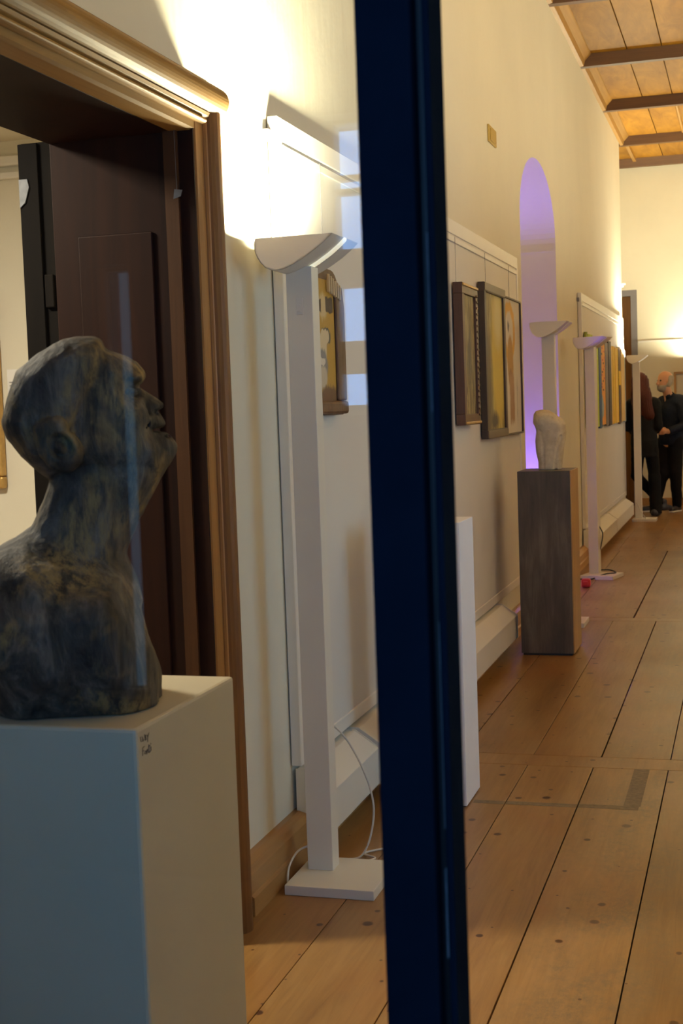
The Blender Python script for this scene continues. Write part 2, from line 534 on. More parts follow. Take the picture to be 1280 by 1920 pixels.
def poly_sd(U, V, pts):
    """signed distance to polygon, negative inside"""
    P = np.array(pts); d = np.full(U.shape, 1e9); ins = np.zeros(U.shape, bool)
    for i in range(len(P)):
        a, b = P[i], P[(i + 1) % len(P)]
        e = b - a; wx, wy = U - a[0], V - a[1]
        t = np.clip((wx * e[0] + wy * e[1]) / (e @ e), 0, 1)
        d = np.minimum(d, (wx - t * e[0]) ** 2 + (wy - t * e[1]) ** 2)
        c = ((a[1] <= V) != (b[1] <= V)) & (U < (b[0] - a[0]) * (V - a[1]) / np.where(b[1] == a[1], 1e-9, b[1] - a[1]) + a[0])
        ins ^= c
    return np.where(ins, -1, 1) * np.sqrt(d)


def rnoise(U, V, W, freq, seed, octs=3):
    r = np.random.RandomState(seed); out = 0; amp = 1
    for o in range(octs):
        for _ in range(5):
            k = r.normal(size=3) * freq; ph = r.uniform(0, 6.28)
            out = out + amp * np.sin(k[0] * U + k[1] * V + k[2] * W + ph) / 5
        freq *= 2; amp *= 0.5
    return out


# ==================================================================  STRUCTURE
WX = -1.45          # corridor face of the left wall
WT = 0.36           # its thickness
CEIL = 4.55
ENDY = 19.15

# ---- floor: boards in bays, with cross boards between
fl = box('floor', -2.6, 1.9, 1.1, ENDY, -0.06, -0.022, M['gap'], None, 0)
tag(fl, 'wide varnished pine board floor of the corridor', 'floor', kind='structure')
bays = [(1.1, 5.435, [-1.165, -0.868, -0.606, -0.315, -0.02, 0.28, 0.58, 0.88, 1.2, 1.55], 0.003),
        (5.60, 9.13, [-1.170, -0.868, -0.590, -0.314, -0.01, 0.29, 0.60, 0.90, 1.25, 1.6], 0.004),
        (9.27, 13.38, [-1.195, -0.745, -0.40, -0.05, 0.30, 0.62, 0.95, 1.3, 1.6], 0.005),
        (13.38, 17.6, [-1.22, -0.90, -0.55, -0.2, 0.15, 0.5, 0.85, 1.2, 1.55], 0.003),
        (17.6, ENDY, [-1.9, -1.5, -1.1, -0.7, -0.3, 0.1, 0.5, 0.9, 1.3, 1.6], 0.003)]
wide = {(0, -0.606): 0.0045, (0, -0.315): 0.004, (0, -1.165): 0.0025, (1, -0.590): 0.006, (1, -0.868): 0.003, (2, -0.745): 0.010}


def plank(x0, x1, y0, y1):
    return box('plank', x0, x1, y0, y1, -0.022, 0.0, M['floor'], fl, 0.0012)


for bi, (y0, y1, seams, g) in enumerate(bays):
    xs = [-1.85 if bi < 4 else -2.6] + seams + [1.9]
    for a, b in zip(xs, xs[1:]):
        ga = wide.get((bi, a), g) / 2; gb = wide.get((bi, b), g) / 2
        plank(a + ga, b - gb, y0 + 0.0015, y1 - 0.0015)
for (y0, y1) in ((5.435, 5.60), (9.13, 9.27)):
    plank(-1.85, 0.42, y0 + 0.002, y1 - 0.002); plank(0.425, 1.9, y0 + 0.002, y1 - 0.002)

# ---- left wall
wl = MB()
OP0, OP1, OPZ = 2.05, 3.46, 2.22           # portal opening in the wall
N0, N1, NSP, NAP, NSILL = 9.33, 11.13, 2.72, 3.225, 0.04
x0, x1 = WX - WT, WX
wl.box(x0, x1, 1.1, OP0, 0, 4.66); wl.box(x0, x1, OP0, OP1, OPZ, 4.66)
wl.box(x0, x1, OP1, N0, 0, 4.66); wl.box(x0, x1, N1, 17.2, 0, 4.66)
wl.box(x0, x1, N0, N1, 0, NSILL)
nc, na, nb = (N0 + N1) / 2, (N1 - N0) / 2, NAP - NSP
arc = [(nc + na * math.cos(t), NSP + nb * math.sin(t)) for t in np.linspace(0, math.pi, 41)]
for (p, q) in zip(arc, arc[1:]):
    wl.prism([p, (p[0], 4.66), (q[0], 4.66), q], 'x', x0, x1)
wl.box(x0 - 0.15, x0, N0 - 0.2, N1 + 0.2, 0, 3.6)          # closed back of the niche
wall_left = wl.build('wall_left', M['wall'])
tag(wall_left, 'long cream plaster wall with wooden portal and arched niche', 'wall', kind='structure')
ledge = MB()
ledge.box(WX - WT + 0.001, WX - 0.02, N1 - 0.004, N1 + 0.002, 2.655, 2.662)
ledge.box(WX - WT + 0.001, WX - 0.02, N0 - 0.002, N0 + 0.004, 2.655, 2.662)
ledge.build('impost_joint', M['wall'], wall_left)

# wall of the widening beyond the corridor's end
o = MB().box(-2.75, -2.6, 17.0, ENDY + .2, 0, 4.66).box(-2.75, WX - WT, 17.05, 17.2, 0, 4.66).build('wall_far_left', M['wall'])
tag(o, 'cream plaster wall of the widening at the far end', 'wall', kind='structure')
wb = MB().box(-2.75, -2.32, ENDY, ENDY + .3, 0, 4.66).box(-1.415, 2.1, ENDY, ENDY + .3, 0, 4.66).box(-2.32, -1.415, ENDY, ENDY + .3, 2.93, 4.66).build('wall_back', M['wall'])
tag(wb, 'brightly lit cream end wall behind the two people', 'wall', kind='structure')
wr = MB()
ys = [1.1] + [v for a in RIGHT_WINDOWS for v in a[:2]] + [ENDY]
for a, b in zip(ys[::2], ys[1::2]): wr.box(1.9, 2.15, a, b, 0, 4.66)
for y0, y1, z0, z1 in RIGHT_WINDOWS:
    wr.box(1.9, 2.15, y0, y1, 0, z0); wr.box(1.9, 2.15, y0, y1, z1, 4.66)
o = wr.build('wall_right', M['wall']); tag(o, 'plaster wall along the right side of the corridor', 'wall', kind='structure')

# far door in the end wall
d2 = empty('door_3', (-1.87, ENDY, 0)); tag(d2, 'tall brown door with grey frame in the end wall', 'door', kind='structure')
box('door_leaf', -2.24, -1.50, ENDY + .12, ENDY + .17, 0, 2.85, M['casV'], d2)
for a, b in ((-2.32, -2.24), (-1.50, -1.415)): box('door_frame', a, b, ENDY + .0, ENDY + .2, 0, 2.93, M['grey'], d2)
box('door_frame', -2.24, -1.50, ENDY, ENDY + .2, 2.85, 2.93, M['grey'], d2)

o = MB().box(-2.5, -1.3, ENDY, ENDY + .35, -.06, -.001).box(-2.5, -1.3, ENDY + .3, ENDY + .35, 0, 3.0).build('sky_block_1', M['gap']); tag(o, 'threshold and added backing that shuts out the sky at the far door', 'threshold', kind='structure')  # added to stop sky light leaking in round the far door
# ---- ceiling
cl = box('ceiling', -2.75, 2.15, 1.1, ENDY + .3, 4.68, 4.78, M['beam'], None, 0)
tag(cl, 'coffered amber wooden ceiling with cross beams', 'ceiling', kind='structure')
BEAMS = [2.5, 4.6, 6.75, 8.9, 11.04, 13.19, 15.27, 17.42, 19.05]
for y in BEAMS:
    MB().prism([(y - 0.02, 4.55), (y + 0.06, 4.55), (y + 0.10, 4.655), (y - 0.06, 4.655)], 'x', WX + 0.001 if y < 17 else -2.6, 1.9).build('beam', M['beam'], cl)
sx = [-1.45, -1.01, -0.70, -0.34, 0.0, 0.34, 0.68, 1.02, 1.36, 1.9]
yb = [1.25] + BEAMS
for i, (a, b) in enumerate(zip(yb, yb[1:])):
    xs = sx if b < 19 else [-2.6, -2.1, -1.75, -1.40, -1.01, -0.66, -0.32, 0.02, 0.36, 0.7, 1.04, 1.4, 1.9]
    jit = random.uniform(-0.02, 0.02)
    for p, q in zip(xs, xs[1:]):
        box('ceiling_board', p + 0.004 + (jit if p > -1.4 else 0), q - 0.004 + (jit if q < 1.8 else 0), a + 0.10, b - 0.06, 4.655, 4.68, M['ceil'], cl, 0.003)
    if a < 17:
        MB().prism([(WX, 4.55), (WX + 0.035, 4.555), (WX + 0.05, 4.60), (WX + 0.10, 4.645), (WX + 0.11, 4.66), (WX, 4.66)], 'y', a + 0.04, min(b - 0.01, 17.42)).build('cornice', M['cornice'], cl)
MB().box(-1.42, -1.38, 17.5, 19.05, 4.61, 4.655).build('cornice', M['cornice'], cl)
MB().prism([(-0.72, 4.655), (-0.68, 4.655), (-0.69, 4.635), (-0.71, 4.635)], 'y', 15.37, 17.36).build('batten', M['cornice'], cl)

# ---- baseboard
bb = MB().prism([(WX, 0), (-1.385, 0), (-1.385, 0.055), (-1.395, 0.062), (-1.395, 0.12), (-1.405, 0.14), (-1.43, 0.148), (WX, 0.148)], 'y', 3.64, 9.33).build('baseboard_left', M['skirt'])
tag(bb, 'pine baseboard along the foot of the left wall', 'baseboard', kind='structure')
bb2 = MB().prism([(WX, 0), (-1.385, 0), (-1.385, 0.055), (-1.395, 0.062), (-1.395, 0.12), (-1.43, 0.148), (WX, 0.148)], 'y', 11.2, 17.2).build('baseboard_left', M['skirt'])
tag(bb2, 'pine baseboard of the left wall beyond the arched niche', 'baseboard', kind='structure')
bb3 = MB().box(-1.40, 1.9, ENDY - .03, ENDY, 0, 0.10).build('baseboard_back', M['skirt'])
tag(bb3, 'low brown baseboard along the end wall', 'baseboard', kind='structure')

# ---- wooden portal (casing, reveal, head)
pt = empty('door_2', (WX, 3.46, 0)); tag(pt, 'heavy moulded wooden portal in the left wall', 'door portal', kind='structure')


def rnd_arc(c, r, a0, a1, n=8):
    return [(c[0] + r[0] * math.cos(math.radians(a0 + (a1 - a0) * i / n)), c[1] + r[1] * math.sin(math.radians(a0 + (a1 - a0) * i / n))) for i in range(n + 1)]

# uprights; 2D points are (x, y) in plan
for s, oy in ((1, 3.425), (-1, OP0 + 0.03)):
    Y = lambda d: oy + s * d
    def up(nm, pts, mat):
        pts = [(x, Y(d)) for x, d in pts]
        return MB().prism(pts, 'z', 0.0, 2.285).build(nm, mat, pt)
    up('casing_torus', [(WX, 0.075)] + rnd_arc((-1.40, 0.1175), (0.042, 0.0425), -85, 85, 10) + [(WX, 0.16)], M['casV'])
    up('casing_bead', [(WX, 0.055)] + rnd_arc((-1.388, 0.065), (0.014, 0.010), -90, 90, 6) + [(WX, 0.0745)], M['casB'])
    up('casing_band', [(WX, 0.0), (-1.392, 0.0), (-1.384, 0.006), (-1.384, 0.0545), (WX, 0.0545)], M['casB'])
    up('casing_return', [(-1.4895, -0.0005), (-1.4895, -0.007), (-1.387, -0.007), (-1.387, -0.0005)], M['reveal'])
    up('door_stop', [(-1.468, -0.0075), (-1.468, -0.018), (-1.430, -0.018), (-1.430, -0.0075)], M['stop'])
# reveal lining with framed panel
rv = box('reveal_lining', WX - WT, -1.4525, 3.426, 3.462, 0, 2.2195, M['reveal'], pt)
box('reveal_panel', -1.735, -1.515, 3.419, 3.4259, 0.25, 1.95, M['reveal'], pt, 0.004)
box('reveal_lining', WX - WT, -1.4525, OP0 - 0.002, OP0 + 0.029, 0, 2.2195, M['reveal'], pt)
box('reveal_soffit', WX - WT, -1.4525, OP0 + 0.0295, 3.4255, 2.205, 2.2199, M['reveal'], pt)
# head; points (x, z), extruded along y
YH0, YH1 = OP0 - 0.13, 3.585
MB().prism([(WX, 2.205), (-1.395, 2.205), (-1.385, 2.210), (-1.385, 2.228), (WX, 2.228)], 'y', OP0 + 0.03, 3.425).build('head_band', M['casH'], pt)
MB().prism([(WX, 2.2285), (-1.380, 2.2285)] + rnd_arc((-1.378, 2.237), (0.012, 0.007), -60, 60, 5) + [(-1.385, 2.2455), (WX, 2.2455)], 'y', OP0 - 0.02, 3.472).build('head_bead', M['casH'], pt)
MB().prism([(WX, 2.246), (-1.378, 2.246), (-1.370, 2.252), (-1.366, 2.2595), (WX, 2.2595)], 'y', OP0 - 0.03, 3.495).build('head_cove', M['casH'], pt)
MB().prism([(WX, 2.260)] + rnd_arc((-1.388, 2.303), (0.046, 0.043), -88, 80, 16) + [(-1.40, 2.349), (WX, 2.349)], 'y', YH0, YH1).build('head_torus', M['casH'], pt, False, 0.004)
MB().prism([(WX, 2.3495), (-1.402, 2.3495), (-1.396, 2.355), (-1.398, 2.363), (WX, 2.366)], 'y', YH0 + .01, 3.562).build('head_fillet', M['casV'], pt)
# thread with a small card hanging in the opening
tg = empty('hanging_tag', (-1.43, 3.40, 1.95)); tag(tg, 'small pale tag hanging on a thread in the portal', 'tag')
MB().tube([(-1.432, 3.40, 2.205), (-1.431, 3.40, 2.05)], 0.0007, 5).build('thread', M['seal'], tg)
MB().prism([(-1.441, 2.026), (-1.420, 2.032), (-1.415, 2.048), (-1.437, 2.052)], 'y', 3.398, 3.400).build('card', M['seal'], tg)

# ---- side room seen through the portal
o = MB().box(-4.6, WX - WT, 5.2, 5.35, 0, 2.75).build('wall_room_back', M['wall']); tag(o, 'white wall of the side room beyond the portal', 'wall', kind='structure')
o = MB().box(-4.75, -4.6, 0.9, 5.35, 0, 2.75).box(-4.6, WX - WT, 0.9, 1.05, 0, 2.75).build('wall_room_side', M['wall']); tag(o, 'plain walls of the side room left of the portal', 'wall', kind='structure')
o = box('ceiling_room', -4.75, WX - WT, 0.9, 5.35, 2.62, 2.75, M['wall'], None, 0); tag(o, 'low plaster ceiling of the side room', 'ceiling', kind='structure')
o = box('floor_room', -4.6, -1.852, 1.05, 5.2, -0.06, 0, M['floor'], None, 0); tag(o, 'wooden floor of the side room', 'floor', kind='structure')
hr = empty('hanging_rail', (-3.2, 5.2, 2.5)); tag(hr, 'double white picture rail on the side room wall', 'rail')
box('rail_bar', -4.58, WX - WT - .01, 5.17, 5.198, 2.515, 2.555, M['rail'], hr, 0.004)
box('rail_bar', -4.58, WX - WT - .01, 5.165, 5.198, 2.462, 2.488, M['rail'], hr, 0.004)

bd = empty('door_4', (-1.95, 3.86, 0)); tag(bd, 'blackened open door leaf just inside the portal', 'door', kind='structure')
box('door_leaf', -2.115, -1.83, 3.82, 3.87, 0, 2.30, M['blackdoor'], bd, 0.003)
box('edge_strip', -2.12, -2.055, 3.808, 3.819, 0, 2.296, M['blackdoor'], bd, 0.002)
box('hinge', -2.05, -2.02, 3.806, 3.819, 1.80, 1.90, M['blackdoor'], bd, 0.003)
MB().prism([(-2.118, 2.19), (-2.09, 2.19), (-2.085, 2.165), (-2.10, 2.12), (-2.118, 2.105)], 'y', 3.803, 3.807).build('torn_tape', M['seal'], bd)

gp = empty('framed_picture', (-3.3, 5.19, 1.174)); tag(gp, 'gold framed picture on the side room wall', 'picture')
for a, b, c, d in ((-3.62, -3.02, 1.174, 1.225), (-3.62, -3.02, 1.935, 1.985), (-3.62, -3.57, 1.2255, 1.9345), (-3.07, -3.02, 1.2255, 1.9345)):
    box('frame_rail', a, b, 5.155, 5.198, c, d, M['gold'], gp, 0.008)
box('canvas', -3.569, -3.071, 5.175, 5.197, 1.226, 1.934, painted('dark_landscape', (0.03, 0.025, 0.02), [('e', .5, .6, .4, .2, (0.10, 0.07, 0.03), .5)], ax=('x', 'z')), gp)
lb = box('label_card', -2.995, -2.935, 5.194, 5.199, 1.525, 1.675, M['paper'], None, 0)
tag(lb, 'white label card beside the gold framed picture', 'label')
box('printed_lines', -2.985, -2.945, 5.1932, 5.1939, 1.62, 1.6225, M['ink'], lb, 0)
box('printed_lines', -2.985, -2.95, 5.1932, 5.1939, 1.605, 1.6075, M['ink'], lb, 0)

rl = empty('fill_ceiling_light', (-2.6, 2.9, 2.6)); tag(rl, 'added unseen ceiling fixture that lights the side room', 'ceiling light')
box('housing', -2.95, -2.45, 2.8, 3.1, 2.575, 2.6195, M['white'], rl, 0.01)  # fixture and lamp added out of view to brighten the side room
ld = bpy.data.lights.new('room_fill_light', 'AREA'); ld.shape = 'RECTANGLE'; ld.size = 0.45; ld.size_y = 0.25; ld.energy = 75; ld.color = (1.0, 0.88, 0.70)
lo = bpy.data.objects.new('room_fill_light', ld); COL.objects.link(lo); lo.parent = rl; lo.location = (-0.1, 0.05, -0.03)

# ---- vestibule round the camera
vs = MB(); X = [-3.2]
xs = sorted([SIDE_LIGHT] + VEST_WINDOWS)
cur = -3.2
for a, b, z0, z1 in xs:
    vs.box(cur, a, RY - .25, RY, 0, 3.1); vs.box(a, b, RY - .25, RY, 0, z0); vs.box(a, b, RY - .25, RY, z1, 3.1); cur = b
vs.box(cur, 2.1, RY - .25, RY, 0, 3.1)
o = vs.build('wall_rear', M['vestwall']); tag(o, 'vestibule wall with tall windows behind the viewer', 'wall', kind='structure')
o = MB().box(-3.35, -3.2, RY - .25, 1.1, 0, 3.1).box(2.1, 2.25, RY - .25, 1.25, 0, 3.1).build('wall_vestibule_side', M['vestwall']); tag(o, 'side walls of the vestibule', 'wall', kind='structure')
o = MB().box(-3.35, 2.25, RY - .25, 1.1, 3.1, 3.2).build('ceiling_vestibule', M['vestwall']); tag(o, 'ceiling of the vestibule', 'ceiling', kind='structure')
o = MB().box(-3.35, 2.25, RY - .25, 1.1, -0.06, 0).build('floor_vestibule', M['stonefloor']); tag(o, 'stone floor of the vestibule', 'floor', kind='structure')
wf = MB().box(-3.35, -1.24, 1.1, 1.25, 0, 4.78).box(1.0, 2.25, 1.1, 1.25, 0, 4.78).box(-1.24, 1.0, 1.1, 1.25, 2.45, 4.78).build('wall_front', M['vestwall'])
tag(wf, 'wall around the glazed double door', 'wall', kind='structure')


def window(n, label, x0, x1, z0, z1, zb, xb):
    e = empty('window_%d' % n, ((x0 + x1) / 2, RY - .1, z0)); tag(e, label, 'window', kind='structure')
    for a, b in ((x0, x0 + .03), (x1 - .03, x1)): box('frame_stile', a, b, RY - .15, RY - .08, z0, z1, M['winframe'], e)
    for a, b in ((z0, z0 + .03), (z1 - .012, z1)): box('frame_rail', x0 + .03, x1 - .03, RY - .15, RY - .08, a, b, M['winframe'], e)
    for a, b in zb: box('glazing_bar', x0 + .03, x1 - .03, RY - .14, RY - .09, a, b, M['winframe'], e)
    for a, b in xb: box('mullion', a, b, RY - .145, RY - .085, z0 + .03, z1 - .012, M['winframe'], e)
    box('pane', x0 + .01, x1 - .01, RY - .118, RY - .112, z0 + .01, z1 - .005, M['dim_tint'] if n == 3 else M['glass'], e, 0)
BARS = [(2.142, 2.157), (2.100, 2.117), (1.823, 1.938), (1.564, 1.663)]
window(1, 'tall vestibule window mirrored in the door glass', *VEST_WINDOWS[0], BARS, [(-0.78, -0.74)])
window(2, 'added unseen vestibule window behind the viewer for blue light', *VEST_WINDOWS[1], BARS, [(0.56, 0.61), (1.12, 1.17)])  # unseen window added to throw more blue light on the near pedestal
window(3, 'narrow side light in the vestibule wall', *SIDE_LIGHT, [], [])
for n, lab, (y0, y1, z0, z1) in ((4, 'corridor window in the right wall near the glass door', RIGHT_WINDOWS[0]), (5, 'corridor window in the right wall near the far end', RIGHT_WINDOWS[1])):
    e = empty('window_%d' % n, (2.0, (y0 + y1) / 2, z0)); tag(e, lab, 'window', kind='structure')
    ym = (y0 + y1) / 2
    for a, b in ((y0, y0 + .06), (y1 - .06, y1), (ym - .03, ym + .03)): box('frame_stile', 1.98, 2.05, a, b, z0, z1, M['winframe'], e)
    for a, b in ((z0, z0 + .06), (z1 - .06, z1), (z1 - .6, z1 - .55)): box('frame_rail', 1.98, 2.05, y0, y1, a, b, M['winframe'], e)
    box('pane', 2.01, 2.016, y0 + .02, y1 - .02, z0 + .02, z1 - .02, M['warmtint'], e, 0)

# ---- glazed door leaf
gd = empty('door_1', (-0.7, 1.16, 0)); tag(gd, 'dark navy framed glass door leaf close to the viewer', 'glass door', kind='structure')
Z0, Z1 = 0.012, 2.40
box('stile', -0.3105, -0.2624, 1.130, 1.190, Z0, Z1, M['navy'], gd, 0.003)
box('rebate_gasket', -0.2622, -0.2575, 1.150, 1.188, Z0, Z1, M['rubber'], gd, 0.001)
box('brush_strip', -0.2574, -0.2545, 1.142, 1.186, Z0, Z1, M['black'], gd, 0.001)
box('stile_lip', -0.2544, -0.248, 1.136, 1.190, Z0, Z1, M['navy'], gd, 0.0015)
for a, b, c in ((1.455, 1.605, .0015), (1.095, 1.275, .0018), (0.98, 1.06, .001)):
    box('worn_seal', -0.2572 + c, -0.2548 + c, 1.1385, 1.1418, a, b, M['seal'], gd, 0)
box('stile', -1.22, -1.16, 1.130, 1.190, Z0, Z1, M['navy'], gd, 0.003)
box('rail', -1.16, -0.3106, 1.130, 1.190, Z0, 0.24, M['navy'], gd, 0.003)
box('rail', -1.16, -0.3106, 1.130, 1.190, 2.31, Z1, M['navy'], gd, 0.003)
box('glass_pane', -1.158, -0.3107, 1.158, 1.164, 0.242, 2.308, M['glass'], gd, 0)
box('glazing_bead', -0.316, -0.3107, 1.165, 1.176, 0.242, 2.308, M['casH'], gd, 0.001)

# ==================================================================  TORCHIERES
PROF = [(-0.170, 1.972), (-0.1745, 1.957), (-0.1735, 1.938), (-0.167, 1.917), (-0.156, 1.899), (-0.141, 1.884), (-0.123, 1.8755), (-0.105, 1.873),
        (-0.079, 1.879), (-0.050, 1.891), (-0.020, 1.907), (0.017, 1.930), (0.045, 1.951), (0.066, 1.969), (0.068, 1.972)]


def bowl_half(y0, y1, caps):
    """open-topped curved shell with end cheeks"""
    bm = bmesh.new(); th = 0.004
    P = PROF
    Q = []
    for i, p in enumerate(P):
        a = P[max(i - 1, 0)]; b = P[min(i + 1, len(P) - 1)]
        d = Vector((b[0] - a[0], b[1] - a[1])).normalized(); nrm = Vector((-d.y, d.x))
        Q.append((p[0] + nrm.x * th, min(p[1] + nrm.y * th, 1.972)))
    rows = [[bm.verts.new((p[0], y, p[1])) for p in L] for y in (y0, y1) for L in (P, Q)]
    o0, i0, o1, i1 = rows
    n = len(P)
    for k in range(n - 1):
        bm.faces.new((o0[k], o0[k + 1], o1[k + 1], o1[k])); bm.faces.new((i0[k], i1[k], i1[k + 1], i0[k + 1]))
        bm.faces.new((o0[k], i0[k], i0[k + 1], o0[k + 1])); bm.faces.new((o1[k], o1[k + 1], i1[k + 1], i1[k]))
    for k in (0, n - 1):
        bm.faces.new((o0[k], o1[k], i1[k], i0[k]))
    for y, s in ((y0, 1), (y1, -1)):
        if y not in caps: continue
        A = [bm.verts.new((p[0], y, p[1])) for p in P]; B = [bm.verts.new((p[0], y + s * th, p[1])) for p in P]
        bm.faces.new(A); bm.faces.new(B[::-1])
        for k in range(n): bm.faces.new((A[k], A[(k + 1) % n], B[(k + 1) % n], B[k]))
    bmesh.ops.recalc_face_normals(bm, faces=bm.faces)
    me = bpy.data.meshes.new('bowl_half'); bm.to_mesh(me); bm.free()
    me.materials.append(M['white'])
    return me

CX, CY = -0.072, 0.045       # column against the base centre
ME = {}
ME['base_plate'] = MB().box(-0.14, 0.14, -0.14, 0.14, 0, 0.030, 0.002)
ME['column'] = MB().box(CX - 0.041, CX + 0.041, CY - 0.034, CY + 0.034, 0.030, 1.892, 0.002)
rib = MB()
ribp = [(p[0], p[1] - 0.006) for p in PROF[7:]]
rib.prism(ribp + [(p[0], p[1] + 0.001) for p in PROF[7:]][::-1], 'y', CY - 0.012, CY + 0.016)
ME['bowl_rib'] = rib
for k in list(ME):
    bm = ME[k].bm; bmesh.ops.recalc_face_normals(bm, faces=bm.faces)
    me = bpy.data.meshes.new(k); bm.to_mesh(me); bm.free(); me.materials.append(M['white']); ME[k] = me
ME['bowl_half'] = bowl_half(-0.09, CY - 0.0125, (-0.09,))
ME['bowl_half2'] = bowl_half(CY + 0.0165, 0.19, (0.19,))
tube = MB().tube([(-0.05, -0.07, 1.93), (-0.05, 0.17, 1.93)], 0.010, 10)
me = bpy.data.meshes.new('lamp_tube'); tube.bm.to_mesh(me); tube.bm.free(); me.materials.append(emit('lamp_glow', LAMP_COL, 4.0)); ME['lamp_tube'] = me
LD = bpy.data.lights.new('torchiere_light', 'AREA'); LD.shape = 'RECTANGLE'; LD.size = 0.14; LD.size_y = 0.22; LD.energy = LAMP_W; LD.color = LAMP_COL


ME['lamp_tube_off'] = ME['lamp_tube'].copy(); ME['lamp_tube_off'].materials[0] = M['white']
ME['rib_lit'] = ME['bowl_rib'].copy(); ME['rib_lit'].materials[0] = emit('slot_diffuser', LAMP_COL, 0.55)


def lamp(x, y, label, power=1.0, turn=0.0):
    r = empty('floor_lamp', (x, y, 0)); r.rotation_euler.z = turn; tag(r, label, 'floor lamp', 'white torchieres along the corridor')
    for k in ('base_plate', 'column', 'bowl_rib', 'bowl_half', 'bowl_half2', 'lamp_tube'):
        kk = {'bowl_rib': 'rib_lit'}.get(k, k) if power else {'lamp_tube': 'lamp_tube_off'}.get(k, k)
        o = bpy.data.objects.new('bowl_half' if k == 'bowl_half2' else k, ME[kk]); COL.objects.link(o); o.parent = r
    if not power: return r
    d = LD.copy(); d.energy = LAMP_W * power
    l = bpy.data.objects.new('torchiere_light', d); COL.objects.link(l); l.parent = r
    l.location = (-0.055, 0.05, 1.957); l.rotation_euler = (math.pi, 0, 0)
    return r

l1 = lamp(-1.22, 3.97, 'white torchiere floor lamp beside the wooden portal, nearest of its kind')
l2 = lamp(-1.162, 8.97, 'white torchiere rising behind the pale stone sculpture', 0)
l3 = lamp(-1.165, 11.38, 'white torchiere with violet tint before the striped painting', 0, math.radians(-13))
l4 = lamp(-1.19, 16.72, 'white torchiere standing in front of the red haired woman')
l5 = lamp(-0.52, 18.85, 'white torchiere against the end wall at the right picture edge', 0.34)
l6 = lamp(1.62, 7.6, 'added unseen fill torchiere on the right side of the corridor, nearest there', 1.0, math.pi)  # out-of-view lamp added to raise the warm ambient light
l7 = lamp(1.62, 11.2, 'middle added unseen fill torchiere on the right side of the corridor', 1.0, math.pi)  # also added out of view for ambient light
l8 = lamp(1.62, 16.4, 'farthest added unseen fill torchiere on the right side of the corridor', 1.0, math.pi)  # third added ambient lamp, out of view
l9 = lamp(1.62, 2.7, 'added unseen fill torchiere on the right wall close to the glass door', 0.8, math.pi)  # out-of-view lamp added as warm fill for the near left wall
# switch plate of the nearest lamp and its cable
sw = box('switch_plate', -1.302, -1.281, 3.977, 3.9805, 1.748, 1.798, M['plastic'], l1, 0.001)
box('switch_rocker', -1.2995, -1.2865, 3.9745, 3.9775, 1.757, 1.780, M['plastic'], l1, 0.001)
cb = bez([(-1.30, 4.06, .50), (-1.25, 4.14, .42), (-1.20, 4.18, .30), (-1.175, 4.20, .18), (-1.19, 4.20, .07), (-1.22, 4.18, .012), (-1.27, 4.16, .006), (-1.21, 4.13, .012), (-1.17, 4.18, .010), (-1.22, 4.24, .006), (-1.10, 4.33, .005), (-0.99, 4.25, .005), (-1.00, 4.16, .005), (-1.10, 4.13, .006), (-1.24, 4.125, .008)], 10)
MB().tube(cb, 0.0035, 8).build('cable', M['cable'], l1, True)
cb = bez([(-1.33, 4.01, .10), (-1.365, 3.98, .085), (-1.378, 3.93, .05), (-1.371, 3.90, .005), (-1.372, 3.97, .005), (-1.372, 4.10, .005)], 10)
MB().tube(cb, 0.0035, 8).build('cable', M['cable'], l1, True)
cb = bez([(-1.235, 11.46, .05), (-1.16, 11.54, .045), (-1.09, 11.50, .036), (-1.07, 11.42, .036), (-1.12, 11.34, .036), (-1.20, 11.22, .006), (-1.29, 11.20, .006)], 8)
MB().tube(cb, 0.006, 6).build('cable', M['darkcable'], l3, True)
cb = bez([(-1.20, 11.44, .42), (-1.175, 11.45, .36), (-1.185, 11.45, .28), (-1.20, 11.45, .22)], 6)
MB().tube(cb, 0.005, 6).build('cable', M['darkcable'], l3, True)
cb = bez([(-1.30, 16.76, .22), (-1.27, 16.7, .20), (-1.22, 16.66, .10), (-1.17, 16.63, .034)], 6)
MB().tube(cb, 0.005, 6).build('cable', M['cable'], l4, True)
pg = empty('power_plug', (-1.225, 10.78, 0)); tag(pg, 'small red plug lying on the floor behind the dark pedestal', 'plug')
MB().box(-1.262, -1.192, 10.75, 10.82, 0, 0.068, 0.014).build('plug_body', M['red'], pg)
MB().box(-1.247, -1.207, 10.735, 10.75, 0.018, 0.05, 0.004).build('plug_face', M['red'], pg)

# ==================================================================  PANELS, CONVECTORS
XP = -1.412       # front of the hanging panels


def panel(y0, y1, z0, z1, label, bracket=True):
    r = empty('exhibition_panel', (XP, (y0 + y1) / 2, z0)); tag(r, label, 'display panel', 'white hanging panels on the left wall')
    box('board', WX + 0.006, XP - 0.006, y0 + .012, y1 - .012, z0 + .01, z1 - .01, M['panelface'], r, 0)
    box('frame_rail', WX + 0.004, XP, y0 + .0365, y1 - .0365, z1 - .072, z1, M['rail'], r, 0.003)
    box('hanging_rail', XP - .005, XP + 0.0015, y0 + .05, y1 - .05, z1 - .112, z1 - .082, M['rail'], r, 0.004)
    box('frame_rail', WX + 0.004, XP, y0 + .0365, y1 - .0365, z0, z0 + .05, M['rail'], r, 0.003)
    for a, b in ((y0, y0 + .036), (y1 - .036, y1)): box('frame_stile', WX + 0.004, XP, a, b, z0, z1, M['rail'], r, 0.003)
    if bracket:
        box('wall_bracket', WX + 0.001, WX + 0.02, y0 - .04, y0 - .001, z1 - .08, z1 - .045, M['grey'], r)
    return r

